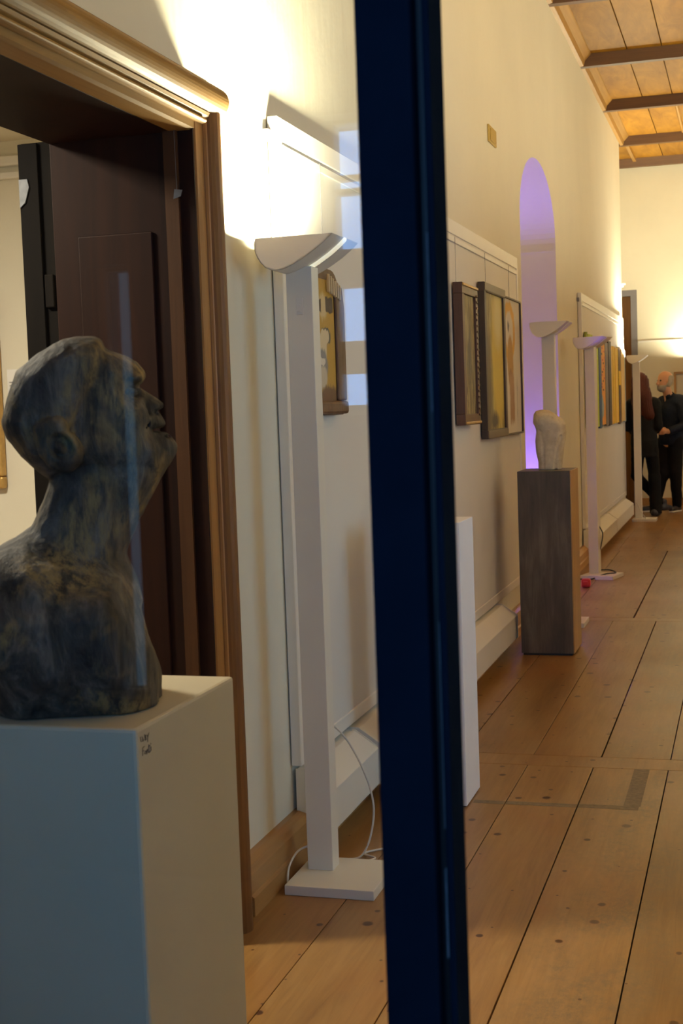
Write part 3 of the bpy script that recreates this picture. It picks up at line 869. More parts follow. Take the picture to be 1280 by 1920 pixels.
panel(4.19, 6.56, .298, 2.392, 'white framed hanging panel behind the nearest torchiere')
panel(6.575, 8.94, .298, 2.392, 'white framed hanging panel carrying three framed pictures', False)
pc = panel(12.52, 16.88, .298, 2.425, 'white framed hanging panel carrying the striped painting')


def convector(y0, y1, label):
    r = empty('convector', (-1.38, (y0 + y1) / 2, 0.09)); tag(r, label, 'convector heater', 'white convector covers under the panels')
    P = [(WX + .016, .090), (-1.305, .090), (-1.305, .222), (-1.392, .282), (-1.436, .284)]
    MB().prism(P, 'y', y0 + .004, y1 - .004).build('cover', M['white'], r, False, 0.002)
    for a, b in ((y0, y0 + .0038), (y1 - .0038, y1)):
        MB().prism([(WX + .013, .087), (-1.303, .087), (-1.303, .224), (-1.391, .285), (-1.436, .287)], 'y', a, b).build('end_cap', M['white'], r)
    return r

convector(4.20, 4.765, 'short white convector cover behind the nearest torchiere')
convector(4.80, 6.62, 'white convector cover mostly hidden behind the door stile')
convector(6.64, 7.93, 'white convector cover left of the dark pedestal')
convector(12.50, 14.4, 'white convector cover beside the violet tinted torchiere')
convector(14.43, 16.55, 'farthest white convector cover ending at the last torchiere')

# ==================================================================  PEDESTALS
p1 = empty('pedestal', (-1.12, 2.11, 0)); tag(p1, 'cream painted pedestal under the dark wooden bust', 'pedestal')
box('body', -1.336, -0.906, 1.90, 2.32, 0, 0.980, M['pedestal'], p1, 0.006)
hw = MB()
S = []
def stroke(pts): # (y, z) in the handwriting frame, on the x = -0.906 face
    hw.tube([(-0.9056, 1.914 + 0.0012 * a, 0.968 - 0.0012 * b) for a, b in pts], 0.0006, 5)
for s in ([(0, 2), (1, 9)], [(4, 3), (7, 5), (6, 9), (9, 10)], [(5, 9), (10, 8)], [(13, 2), (14, 10)], [(13, 3), (17, 4), (15, 6), (18, 9), (14, 10)], [(20, 4), (22, 8), (26, 3)], [(22, 8), (21, 14)],
          [(5, 18), (4, 28)], [(5, 18), (11, 17)], [(5, 22), (9, 22)], [(12, 24), (10, 27), (14, 28), (15, 24), (12, 24)], [(17, 24), (17, 29)], [(17, 25), (20, 23), (21, 28)], [(24, 18), (24, 29), (28, 28)], [(22, 21), (28, 20)], [(30, 22), (30, 28)], [(30, 18), (31, 19)]): stroke(s)
hw.build('handwriting', M['ink'], p1)

p2 = empty('plinth', (-1.12, 4.93, 0)); tag(p2, 'white plinth half hidden by the navy door stile', 'plinth')
box('body', -1.25, -0.994, 4.815, 5.068, 0.004, 1.040, M['plinth'], p2, 0.002)
box('foot', -1.245, -0.999, 4.82, 5.063, 0, 0.004, M['black'], p2, 0)
p3 = empty('pedestal', (-1.12, 8.02, 0)); tag(p3, 'dark weathered laminate pedestal under the pale stone sculpture', 'pedestal')
box('body', -1.272, -0.972, 7.845, 8.195, 0.012, 1.0655, M['laminate'], p3, 0.002)
box('tan_side', -0.9718, -0.966, 7.847, 8.193, 0.012, 1.0645, M['tan'], p3, 0.001)  # right side coloured a lighter tan than the dark body
box('foot', -1.262, -0.980, 7.855, 8.185, 0, 0.012, M['black'], p3, 0)

# ==================================================================  WOODEN BUST
HEAD = [(-1.091, 1.586), (-1.065, 1.59), (-1.036, 1.589), (-1.025, 1.585), (-1.018, 1.575), (-0.998, 1.567), (-0.974, 1.558), (-0.958, 1.547), (-0.947, 1.535), (-0.944, 1.524), (-0.95, 1.515), (-0.961, 1.509), (-0.956, 1.506), (-0.943, 1.499), (-0.928, 1.49), (-0.915, 1.481), (-0.913, 1.474), (-0.919, 1.469), (-0.925, 1.468), (-0.919, 1.459), (-0.912, 1.448), (-0.912, 1.443), (-0.921, 1.435), (-0.912, 1.432), (-0.903, 1.425), (-0.895, 1.412), (-0.895, 1.403), (-0.899, 1.395), (-0.911, 1.377), (-0.931, 1.363), (-0.975, 1.361), (-1.023, 1.362), (-1.057, 1.37), (-1.092, 1.366), (-1.127, 1.355), (-1.139, 1.363), (-1.18, 1.398), (-1.207, 1.431), (-1.211, 1.459), (-1.199, 1.495), (-1.176, 1.54), (-1.135, 1.567)]
NECK = [(-1.129, 1.403), (-1.131, 1.357), (-1.145, 1.322), (-1.169, 1.277), (-1.2, 1.241), (-1.174, 1.158), (-1.054, 1.15), (-0.973, 1.159), (-0.988, 1.204), (-0.995, 1.217), (-0.99, 1.239), (-0.968, 1.287), (-0.943, 1.326), (-0.917, 1.371), (-0.925, 1.398), (-1.019, 1.444)]
CHEST = [(-1.177, 1.27), (-1.23, 1.249), (-1.273, 1.222), (-1.308, 1.167), (-1.317, 1.101), (-1.300, 1.036), (-1.271, 0.985), (-1.24, 0.93), (-1.186, 0.92), (-0.947, 0.92), (-0.942, 0.998), (-0.94, 1.029), (-0.948, 1.069), (-0.964, 1.129), (-0.981, 1.181), (-0.995, 1.217), (-1.07, 1.231)]


def bT(x, z):
    dep = -x * .4541 + 2.08 * .8910; lat = x * .8910 + 2.08 * .4541
    return (lat * 2.334 / dep, 1.46 + (z - 1.46) * 2.334 / dep)


def build_bust():
    h = 0.0040; lo = (-0.260, -0.205, 0.972); hi = (0.160, 0.205, 1.605)
    U, D, V = grid(lo, hi, h)
    u2, v2 = U[:, 0, :], V[:, 0, :]
    def inflate(poly, Wf, R):
        sd = poly_sd(u2, v2, [bT(*p) for p in poly])
        t = np.minimum(-sd / R, 1.0)
        Wm = Wf(u2, v2)
        return (((D / Wm[:, None, :]) ** 2 + ((1 - t) ** 2)[:, None, :]) - 1) * 0.5
    def blend(pts, bg):
        def f(u, v):
            s = np.full(u.shape, 0.05); a = np.full(u.shape, 0.05 * bg)
            for x, z, W, sg in pts:
                x, z = bT(x, z)
                k = np.exp(-((u - x) ** 2 + (v - z) ** 2) / sg ** 2); s += k; a += k * W
            return a / s
        return f
    hw_ = blend([(-1.11, 1.49, .088, .075), (-1.02, 1.49, .080, .05), (-0.99, 1.43, .068, .045), (-0.96, 1.545, .058, .02), (-0.968, 1.50, .058, .018), (-0.918, 1.483, .017, .020), (-0.938, 1.49, .024, .014), (-0.93, 1.435, .040, .016), (-0.90, 1.405, .034, .02), (-1.05, 1.40, .080, .04), (-1.16, 1.43, .075, .05)], .07)
    R = 0.055
    head = inflate(HEAD, hw_, 0.046) * R
    neck = inflate(NECK, lambda u, v: 0.060 + 0.03 * np.clip((1.27 - v) / .1, 0, 1), .060) * R
    chest = inflate(CHEST, lambda u, v: np.interp(v, [.95, 1.05, 1.14, 1.22, 1.28], [.112, .155, .180, .150, .08]), .080) * .075
    chest = chest + .006 * rnoise(U, D, V, 17, 31, 2) + .004 * np.abs(rnoise(U, D, V, 34, 33, 1))
    F = smin(smin(chest, neck, .024), head, .004)
    G = (U, D, V)
    def Q(x, d, z):
        u, v = bT(x, z); return (u, d, v)
    for s in (-1, 1):
        Ds = D * s
        g = (U, Ds, V)
        ca, sa = math.cos(math.radians(38)), math.sin(math.radians(38))
        e0 = bT(-1.104, 1.413)
        eu, ev = U - e0[0], V - e0[1]
        a, b = eu * ca + ev * sa, -eu * sa + ev * ca
        ear = (np.sqrt((a / .034) ** 2 + (b / .041) ** 2 + ((Ds - .093) / .028) ** 2) - 1) * .018
        hol = (np.sqrt(((a - .004) / .020) ** 2 + ((b - .004) / .026) ** 2 + ((Ds - .124) / .022) ** 2) - 1) * .012
        ear = np.maximum(ear, -hol)
        ear = smin(ear, (np.sqrt(((a + .002) / .009) ** 2 + ((b - .002) / .016) ** 2 + ((Ds - .104) / .013) ** 2) - 1) * .008, .004)
        F = smin(F, ear, .003)
        F = np.maximum(F, -ell(g, Q(-.962, .050, 1.499), (.022, .030, .011)))           # eye socket
        F = smin(F, ell(g, Q(-.974, .044, 1.499), (.012, .012, .0085)), .003)          # eyeball
        F = smin(F, ell(g, Q(-.966, .040, 1.521), (.016, .028, .009)), .006)           # brow
        F = smin(F, ell(g, Q(-.998, .050, 1.468), (.024, .022, .020)), .012)           # cheekbone
        F = smin(F, ell(g, Q(-.936, .018, 1.474), (.013, .011, .011)), .004)           # nostril wing
        F = np.maximum(F, -ell(g, Q(-.927, .014, 1.4655), (.008, .007, .0045)))
        F = np.maximum(F, -cone(g, Q(-.945, .036, 1.476), Q(-.953, .050, 1.432), .0055, .0045))
        F = smin(F, ell(g, Q(-.960, .040, 1.418), (.022, .020, .022)), .012)           # jaw cheek
        F = np.maximum(F, -cone(g, Q(-1.065, .088, 1.455), Q(-1.052, .088, 1.395), .007, .006))   # groove in front of the ear
    F = np.maximum(F, -ell(G, Q(-.917, 0, 1.4365), (.026, .040, .0042)))               # mouth
    F = np.maximum(F, -ell(G, Q(-.912, 0, 1.4235), (.010, .030, .0030)))
    e1 = bT(-1.018, 1.575)
    hair = (U - e1[0]) + 0.50 * (1.575 - V)
    k = 1 / (1 + np.exp(hair / .003)) / (1 + np.exp(-(V - 1.440) / .005))
    F = F - 0.0065 * k
    F = F + 0.0016 * np.abs(rnoise(U, D, V, 85, 3, 2)) + 0.0014 * rnoise(U, D, V, 60, 4) + 0.0024 * rnoise(U, D, V, 24, 5, 2)
    F = np.maximum(F, 0.981 - V)
    b = nets_obj('bust', F, lo, h, M['bust'])
    b.location = (-1.06, 2.08, 0); b.rotation_euler.z = math.radians(27.0)
    tag(b, 'dark carved wooden bust with upturned face on cream pedestal', 'sculpture')
    return b
build_bust()

# ==================================================================  STONE SCULPTURE
STONE = [(-1.194, 1.341), (-1.19, 1.391), (-1.179, 1.409), (-1.147, 1.415), (-1.101, 1.406), (-1.063, 1.381), (-1.025, 1.355), (-1.008, 1.327), (-1.007, 1.281), (-1.014, 1.227), (-1.025, 1.169), (-1.034, 1.111), (-1.04, 1.04), (-1.172, 1.04), (-1.173, 1.111), (-1.177, 1.13), (-1.184, 1.173), (-1.187, 1.232), (-1.182, 1.29), (-1.185, 1.317)]


def build_stone():
    h = 0.005; lo = (-1.21, -0.10, 1.06); hi = (-0.99, 0.10, 1.43)
    U, D, V = grid(lo, hi, h)
    sd = poly_sd(U[:, 0, :], V[:, 0, :], STONE)
    t = np.minimum(-sd / .045, 1)
    F = ((D / .075) ** 2 + ((1 - t) ** 2)[:, None, :] - 1) * .03
    G = (U, D, V)
    for a, b, r in (((-1.185, -.055, 1.322), (-1.145, -.082, 1.285), .011), ((-1.145, -.082, 1.285), (-1.130, -.082, 1.23), .012), ((-1.130, -.082, 1.23), (-1.137, -.078, 1.06), .013),
                    ((-1.03, -.06, 1.255), (-1.05, -.076, 1.20), .010), ((-1.05, -.076, 1.20), (-1.068, -.074, 1.06), .012)):
        F = np.maximum(F, -cone(G, a, b, r, r))
    F = smin(F, ell(G, (-1.125, -.02, 1.35), (.066, .072, .055)), .02)
    F = smin(F, cone(G, (-1.100, -.045, 1.28), (-1.103, -.045, 1.07), .034, .028), .006)
    F = np.maximum(F, -ell(G, (-1.033, -.075, 1.258), (.010, .018, .009)))
    F = np.maximum(F, -cone(G, (-1.155, -.09, 1.06), (-1.155, -.09, 1.10), .030, .018))
    F = np.maximum(F, -cone(G, (-1.065, -.09, 1.06), (-1.065, -.02, 1.068), .010, .006))
    F = F + .0018 * rnoise(U, D, V, 60, 11)
    F = np.maximum(F, 1.0662 - V)
    s = nets_obj('stone_sculpture', F, lo, h, M['stone'])
    s.location = (0, 8.02, 0)
    tag(s, 'pale limestone sculpture on the dark pedestal', 'sculpture')
build_stone()

# ==================================================================  ART ON THE PANELS
def wire(parent, y, z0, z1):
    MB().tube([(XP + .004, y, z0), (XP + .004, y, z1)], .0012, 5).build('hanging_wire', M['grey'], parent)

# carved painted board
a1 = empty('carved_board', (XP, 4.6, 1.44)); tag(a1, 'round-topped carved wooden board with golden painting near the first torchiere', 'relief')
def arch_pts(y0, y1, z0, z1, r, n=8):
    return [(y0, z0), (y1 - .02, z0), (y1, z0 + .03)] + [(y1 - r * (1 - math.cos(t)), z1 - r * 1.3 * (1 - math.sin(t))) for t in np.linspace(0, math.pi / 2, n)] + [(y0 + r * (1 - math.sin(t)), z1 - r * 1.3 * (1 - math.cos(t))) for t in np.linspace(0, math.pi / 2, n)]
M['carved'] = wood('carved_oak', (0.06, 0.024, 0.009), (0.17, 0.08, 0.032), 'Z', 0.5, 60, 0.3, bumpv=0.6)
outer = arch_pts(4.40, 4.765, 1.440, 1.945, .12)
MB().prism(outer, 'x', XP + .001, XP + .022).build('backing', M['carved'], a1)
M['icon'] = painted('golden_icon', (0.50, 0.30, 0.04), [('e', .35, .78, .25, .10, (.65, .50, .25), .2), ('r', .72, .80, .22, .06, (.04, .02, .015), .1), ('r', .15, .78, .1, .05, (.04, .02, .015), .1),
                    ('e', .46, .54, .30, .075, (.06, .06, .06), .08), ('e', .40, .53, .26, .07, (.70, .58, .36), .08), ('r', .28, .43, .22, .08, (.70, .58, .36), .1),
                    ('e', .22, .30, .32, .13, (.22, .22, .23), .12), ('e', .24, .33, .16, .035, (.75, .70, .60), .1), ('e', .26, .20, .22, .09, (.60, .52, .38), .15), ('e', .6, .03, .6, .10, (.14, .06, .02), .15)])
MB().box(XP + .0222, XP + .026, 4.455, 4.655, 1.485, 1.905).build('painting', M['icon'], a1)
MB().prism([(4.657, 1.49), (4.757, 1.49), (4.760, 1.60), (4.758, 1.82), (4.735, 1.89), (4.657, 1.915)], 'x', XP + .0222, XP + .036).build('carved_border', M['carved'], a1, False, .006)
MB().prism([(4.405, 1.50), (4.453, 1.50), (4.453, 1.915), (4.425, 1.89), (4.405, 1.83)], 'x', XP + .0222, XP + .036).build('carved_border', M['carved'], a1, False, .006)
MB().box(XP + .0222, XP + .044, 4.405, 4.752, 1.443, 1.488, .010).build('carved_ledge', M['carved'], a1)
M['palewood'] = plain('pale_carving', (.62, .50, .30), .5)
for i in range(6):
    y = 4.565 + i * .026
    MB().box(XP + .030, XP + .041, y, y + .010, 1.862 - .004 * i, 1.925 - .006 * i, .003).build('carved_flute', M['palewood'], a1)
wire(a1, 4.62, 1.945, 2.31)


def framed(name, label, y0, y1, z0, z1, xf, fw, fmat, cmat, bead=None, wires=()):
    r = empty(name, (XP, (y0 + y1) / 2, z0)); tag(r, label, 'painting', 'pictures on the panel left of the niche')
    xb = XP + .002
    box('frame_rail', xb, xf, y0, y1, z0, z0 + fw, fmat, r, .002); box('frame_rail', xb, xf, y0, y1, z1 - fw, z1, fmat, r, .002)
    box('frame_stile', xb, xf, y0, y0 + fw, z0 + fw + .0004, z1 - fw - .0004, fmat, r, .002); box('frame_stile', xb, xf, y1 - fw, y1, z0 + fw + .0004, z1 - fw - .0004, fmat, r, .002)
    box('canvas', xb, xf - .012, y0 + fw + .0005, y1 - fw - .0005, z0 + fw + .0005, z1 - fw - .0005, cmat, r, 0)
    for wy in wires: wire(r, wy, z1, 2.31)
    return r
M['brownframe'] = wood('brown_frame', (.055, .022, .010), (.13, .055, .024), 'Z', .4, 40, .05)
M['darkframe'] = wood('dark_frame', (.030, .018, .010), (.075, .048, .028), 'Z', .45, 40, .05)
M['greyframe'] = plain('grey_brown_frame', (.16, .125, .085), .45)
cA = painted('dim_forest', (.2, .15, .07), [('e', .5, .55, .16, .30, (.09, .075, .05), .5), ('e', .4, .72, .1, .1, (.30, .24, .12), .4)], ((3, 4, 0.9), 4, [(.36, (.05, .038, .016)), (.5, (.20, .145, .055)), (.62, (.50, .40, .19))]))
cB = painted('yellow_abstract', (.4, .3, .08), [('e', .72, .52, .40, .52, (.62, .47, .07), .25), ('e', .75, .82, .25, .18, (.70, .62, .30), .5), ('e', .15, .35, .18, .5, (.13, .10, .05), .5), ('e', .45, .06, .2, .06, (.07, .05, .03), .4)], ((3, 4, 0.9), 4, [(.36, (.09, .068, .025)), (.5, (.32, .25, .09)), (.62, (.58, .52, .26))]))
cC = painted('figure_on_white', (.68, .62, .52), [('ring', .32, .76, .36, .22, (.62, .33, .01), .3), ('e', .30, .77, .15, .11, (.66, .60, .52), .1), ('e', .27, .80, .05, .035, (.05, .05, .05), .2), ('e', .36, .54, .18, .19, (.42, .22, .02), .1), ('e', .36, .42, .11, .06, (.28, .13, .04), .2),
              ('r', .42, .26, .14, .18, (.36, .20, .09), .12), ('r', .75, .24, .008, .16, (.12, .10, .08), .3)])
f1 = framed('framed_painting', 'brown beaded frame around a dim forest painting', 6.84, 7.25, 1.355, 2.075, -1.362, .055, M['brownframe'], cA, wires=(6.92,))
for i in range(21):
    z = 1.40 + i * .031
    MB().box(-1.362, -1.3565, 7.200, 7.238, z, z + .012, .003).build('frame_bead', M['brownframe'], f1)
for a in (1.358, 2.058): MB().box(-1.362, -1.355, 6.842, 7.248, a, a + .014, .003).build('gilt_fillet', M['gold'], f1)
f2 = framed('framed_painting', 'deep dark frame around a tall yellow abstract painting', 7.52, 8.19, 1.265, 2.13, -1.374, .05, M['darkframe'], cB, wires=(7.75,))
box('front_cover', -1.3739, -1.370, 7.525, 8.185, 2.085, 2.128, M['greyframe'], f2, .001)
box('front_cover', -1.3739, -1.370, 7.525, 8.185, 1.268, 1.310, M['greyframe'], f2, .001)
f3 = framed('framed_painting', 'white canvas with a golden haloed figure in a thin frame', 8.245, 8.86, 1.265, 2.105, -1.384, .010, M['darkframe'], cC, wires=(8.55,))

# long striped painting made of upright boards
st = empty('striped_painting', (XP, 14.7, 1.19)); tag(st, 'long multicoloured striped painting of upright boards', 'painting')
def streaky(n, a, b, c): return painted(n, a, [], ((4, 2.5, 1.5), 4, [(.3, a), (.52, b), (.7, c)]))
K = dict(green=streaky('s_green', (.12, .20, .02), (.35, .42, .04), (.5, .5, .10)), grey=streaky('s_grey', (.05, .045, .035), (.15, .13, .10), (.30, .27, .2)),
         lime=streaky('s_lime', (.36, .50, .02), (.62, .74, .05), (.72, .78, .2)), blue=streaky('s_blue', (.004, .02, .09), (.01, .07, .20), (.02, .16, .32)),
         orange=streaky('s_orange', (.80, .25, .01), (.92, .40, .03), (.95, .60, .15)), taupe=streaky('s_taupe', (.09, .07, .06), (.2, .16, .13), (.33, .28, .22)),
         dark=streaky('s_dark', (.010, .008, .012), (.035, .022, .025), (.08, .05, .04)), sand=streaky('s_sand', (.85, .45, .05), (.95, .62, .12), (.92, .78, .25)),
         ochre=streaky('s_ochre', (.70, .36, .01), (.90, .58, .02), (.92, .75, .10)), brown=streaky('s_brown', (.04, .015, .008), (.09, .04, .02), (.2, .1, .05)),
         cream=streaky('s_cream', (.75, .46, .12), (.85, .58, .20), (.88, .76, .50)), sky=streaky('s_sky', (.15, .30, .50), (.40, .50, .60), (.70, .66, .60)))
SEQ = [(12.66, 12.76, 'green', 1.22, 2.085), (12.76, 13.13, 'lime', 1.20, 2.07), (13.13, 13.47, 'grey', 1.175, 2.03), (13.47, 13.68, 'lime', 1.195, 2.04), (13.68, 13.90, 'blue', 1.185, 2.05), (13.90, 14.36, 'orange', 1.205, 2.06), (14.36, 14.66, 'taupe', 1.195, 2.05), (14.66, 14.95, 'dark', 1.185, 2.075),
       (14.95, 15.20, 'sand', 1.20, 2.03), (15.20, 15.42, 'ochre', 1.195, 2.04), (15.42, 15.60, 'sand', 1.205, 2.035), (15.60, 15.88, 'ochre', 1.195, 2.04), (15.88, 16.14, 'brown', 1.185, 2.055), (16.14, 16.60, 'cream', 1.20, 2.04), (16.60, 16.83, 'sky', 1.195, 2.035)]
for i, (a, b, k, z0, z1) in enumerate(SEQ):
    d = (.020, .026, .016)[i % 3]
    MB().prism([(a + .003, z0), ((a + b) / 2, z0 - .008 + .012 * (i % 2)), (b - .003, z0 + .004), (b - .003, z1), (a + .003, z1 - .006)], 'x', XP + .002, XP + .002 + d).build('painted_board', K[k], st)
for j in range(16):
    y = 13.97 + random.random() * .32; z = 1.55 + j * .03
    MB().box(XP + .0185, XP + .0215, y, y + .07, z, z + .018, .002).build('paint_dab', M['red'] if j % 3 else K['brown'], st)
MB().prism([(13.91, 1.26), (14.10, 1.30), (14.16, 1.40), (14.02, 1.50), (13.91, 1.53)], 'x', XP + .0185, XP + .021).build('paint_patch', K['sky'], st)
MB().box(XP + .0225, XP + .0245, 15.87, 16.15, 1.62, 1.78).build('paint_patch', K['ochre'], st)

# small fixtures on the wall
bp = empty('wall_plate', (WX, 8.29, 3.05)); tag(bp, 'small brass coloured plate high on the cream wall', 'plate')
box('plate', WX + .001, WX + .012, 8.17, 8.42, 3.005, 3.105, M['brass'], bp, .003)
box('plate_slot', WX + .0121, WX + .016, 8.21, 8.38, 3.02, 3.088, M['brass'], bp, .002)
wp = empty('wall_light', (-1.45, 17.2, 2.85)); wp.location = (-1.44, 17.215, 2.84)
tag(wp, 'tiny white fitting at the end edge of the left wall', 'fitting')
box('fitting_base', -1.46, -1.425, 17.2, 17.22, 2.82, 2.87, M['white'], wp, .004); box('fitting_cap', -1.45, -1.405, 17.205, 17.216, 2.845, 2.87, M['white'], wp, .003)
er = empty('hanging_rail', (-.5, ENDY, 2.23)); tag(er, 'thin white picture rail along the end wall', 'rail')
box('rail_bar', -1.41, 1.88, ENDY - .018, ENDY - .001, 2.215, 2.24, M['rail'], er, .003)
ep = empty('framed_picture', (-.7, ENDY, 1.3)); tag(ep, 'pale picture in light wood frame on the end wall', 'picture')
for a, b, c, d in ((-.945, -.445, 1.30, 1.33), (-.945, -.445, 1.77, 1.80), (-.945, -.915, 1.3305, 1.7695), (-.475, -.445, 1.3305, 1.7695)):
    box('frame_rail', a, b, ENDY - .025, ENDY - .002, c, d, M['tan'], ep, .002)
box('canvas', -.914, -.476, ENDY - .015, ENDY - .002, 1.331, 1.769, painted('pale_print', (.72, .68, .60), [('e', .5, .5, .25, .3, (.45, .42, .38), .3)], ax=('x', 'z')), ep)

# adhesive residue on the floor boards
M['residue'] = plain('grey_tape_residue', (.17, .125, .07), .55, var=.35, vscale=50)
tr = empty('tape_residue', (-.7, 4.9, 0)); tag(tr, 'greyish L-shaped tape mark on the floor boards', 'tape mark')
for a, b, c, d in ((-.985, -.871, 4.875, 4.915), (-.865, -.609, 4.877, 4.917), (-.603, -.39, 4.88, 4.925), (-.445, -.385, 4.9255, 5.433)):
    box('tape_strip', a, b, c, d, .0002, .0006, M['residue'], tr, 0)

# violet floodlight standing in the niche
lf = empty('floodlight', (-1.71, 10.96, NSILL)); tag(lf, 'small black violet floodlight inside the arched niche', 'floodlight')
box('housing', -1.77, -1.65, 10.89, 11.03, NSILL + .03, NSILL + .09, M['black'], lf, .006)
box('stand', -1.75, -1.67, 10.94, 10.98, NSILL, NSILL + .0295, M['black'], lf, .003)
box('led_lens', -1.76, -1.66, 10.90, 11.02, NSILL + .0905, NSILL + .094, emit('violet_led', (.30, .12, 1.0), 20), lf, 0)
vd = bpy.data.lights.new('violet_light', 'AREA'); vd.shape = 'RECTANGLE'; vd.size = .1; vd.size_y = .12; vd.energy = 20; vd.spread = math.radians(110); vd.color = (.22, .13, 1.0)
vo = bpy.data.objects.new('violet_light', vd); COL.objects.link(vo); vo.parent = lf; vo.location = (0, 0, .10); vo.rotation_euler = (math.pi, 0, 0)

# ==================================================================  PEOPLE
M['skin'] = plain('skin', (.60, .30, .16), .5, var=.06)
M['skin2'] = plain('skin_pale', (.66, .40, .27), .5)
M['shirt'] = plain('navy_shirt', (.010, .013, .022), .75, spec=.15, var=.2, vscale=30)
M['trouser'] = plain('black_trousers', (.006, .0055, .006), .8, spec=.15, var=.2, vscale=30)
M['shoe'] = plain('dark_sneaker', (.022, .020, .030), .5)
M['sole'] = plain('white_sole', (.72, .68, .60), .6)
M['greyhair'] = plain('grey_hair', (.36, .30, .22), .7, var=.25, vscale=120)
M['redhair'] = plain('dark_red_hair', (.060, .011, .004), .6, spec=.2, var=.5, vscale=90)
M['jacket'] = plain('black_jacket', (.007, .0065, .006), .75, spec=.15, var=.2, vscale=30)
M['eye'] = plain('eye', (.02, .015, .01), .2)
M['lip'] = plain('lip', (.32, .11, .08), .5)


class Fig:
    """a figure as one implicit body; garments are separate skins over the same bones"""
    def __init__(s, name, label, lo, hi, h):
        s.lo, s.h = lo, h; s.G = grid(lo, hi, h)
        s.root = empty(name, ((lo[0] + hi[0]) / 2, (lo[1] + hi[1]) / 2, 0)); tag(s.root, label, 'person')
    def bones(s, L, grow=0.0, k=.03, sq=(1, 1, 1)):
        F = None
        for a, b, ra, rb in L:
            c = cone(s.G, a, b, ra + grow, rb + grow, sq); F = c if F is None else smin(F, c, k)
        return F
    def out(s, name, F, mat, smooth=True):
        return nets_obj(name, F, s.lo, s.h, mat, s.root)


def frame_of(fx, fy):
    f = np.array([fx, fy, 0.0]); f /= np.linalg.norm(f)
    r = np.array([f[1], -f[0], 0])       # the figure's right-hand side
    return f, r


def local(G, c, f, r):
    dx, dy, dz = G[0] - c[0], G[1] - c[1], G[2] - c[2]
    return (dx * r[0] + dy * r[1], dx * f[0] + dy * f[1], dz)      # (right, forward, up)


def head_field(G, c, f, r, s=1.0):
    L = local(G, c, f, r)
    H = ell(L, (0, -.008 * s, .035 * s), (.078 * s, .098 * s, .090 * s))
    H = smin(H, ell(L, (0, .022 * s, -.035 * s), (.062 * s, .075 * s, .085 * s)), .03)
    H = smin(H, ell(L, (0, .060 * s, -.090 * s), (.030 * s, .030 * s, .025 * s)), .03)      # chin
    H = smin(H, cone(L, (0, .088 * s, .020 * s), (0, .112 * s, -.028 * s), .010 * s, .016 * s), .010)   # nose
    for q in (-1, 1):
        H = np.maximum(H, -ell(L, (q * .031 * s, .098 * s, .008 * s), (.017 * s, .014 * s, .010 * s)))
        H = smin(H, ell(L, (q * .076 * s, -.005 * s, -.010 * s), (.014 * s, .022 * s, .034 * s)), .006)  # ears
    H = np.maximum(H, -ell(L, (0, .104 * s, -.062 * s), (.026 * s, .010 * s, .004 * s)))
    return H, L


def hand_field(G, w, d, up, out, s=1.0):
    """palm at w, fingers along d, thumb towards up; 5 separate bent fingers"""
    w = np.array(w); d = np.array(d, float); d /= np.linalg.norm(d); up = np.array(up, float); up -= d * (up @ d); up /= np.linalg.norm(up)
    n = np.cross(d, up) * out
    F = cone(G, w, w + d * .055 * s, .024 * s, .030 * s)
    for i, ln in enumerate((.070, .078, .072, .056)):
        base = w + d * .075 * s + up * (.030 - .020 * i) * s
        mid = base + (d * .55 + n * .25) * ln * s; tip = mid + (d * .25 + n * .45) * ln * s
        F = smin(F, cone(G, base - d * .02 * s, mid, .0095 * s, .0085 * s), .008); F = np.minimum(F, cone(G, mid, tip, .0085 * s, .0075 * s))
    tb = w + up * .022 * s + d * .015 * s; tm = tb + (up * .6 + d * .6 + n * .3) * .040 * s; tt = tm + (d * .9 + n * .3) * .035 * s
    F = smin(F, cone(G, tb, tm, .012 * s, .010 * s), .008); F = np.minimum(F, cone(G, tm, tt, .010 * s, .008 * s))
    return F


def shoe(fig, heel, toe, name='shoe', sole=True, w=.042):
    heel = np.array(heel); toe = np.array(toe)
    d = (toe - heel) / np.linalg.norm(toe - heel)
    lo = np.minimum(heel, toe) - .09; lo[2] = heel[2] - .01; hi = np.maximum(heel, toe) + .09; hi[2] = heel[2] + .16
    h = .007
    G = grid(lo, hi, h); z = heel[2]
    F = cone(G, heel + (0, 0, .045), toe + (0, 0, .035), w, w * .85)
    F = smin(F, cone(G, heel + d * .03 + (0, 0, .05), heel + d * .03 + (0, 0, .12), w, w * .95), .03)
    F = np.maximum(F, z + .012 - G[2])
    o = nets_obj(name, F, lo, h, M['shoe'], fig.root)
    if sole:
        S = np.maximum(cone(G, heel + (0, 0, .02), toe + (0, 0, .02), w + .004, w * .92), np.maximum(z + .001 - G[2], G[2] - z - .024))
        so = nets_obj('sole', S, lo, h, M['sole'])
        so.parent = o
    return o


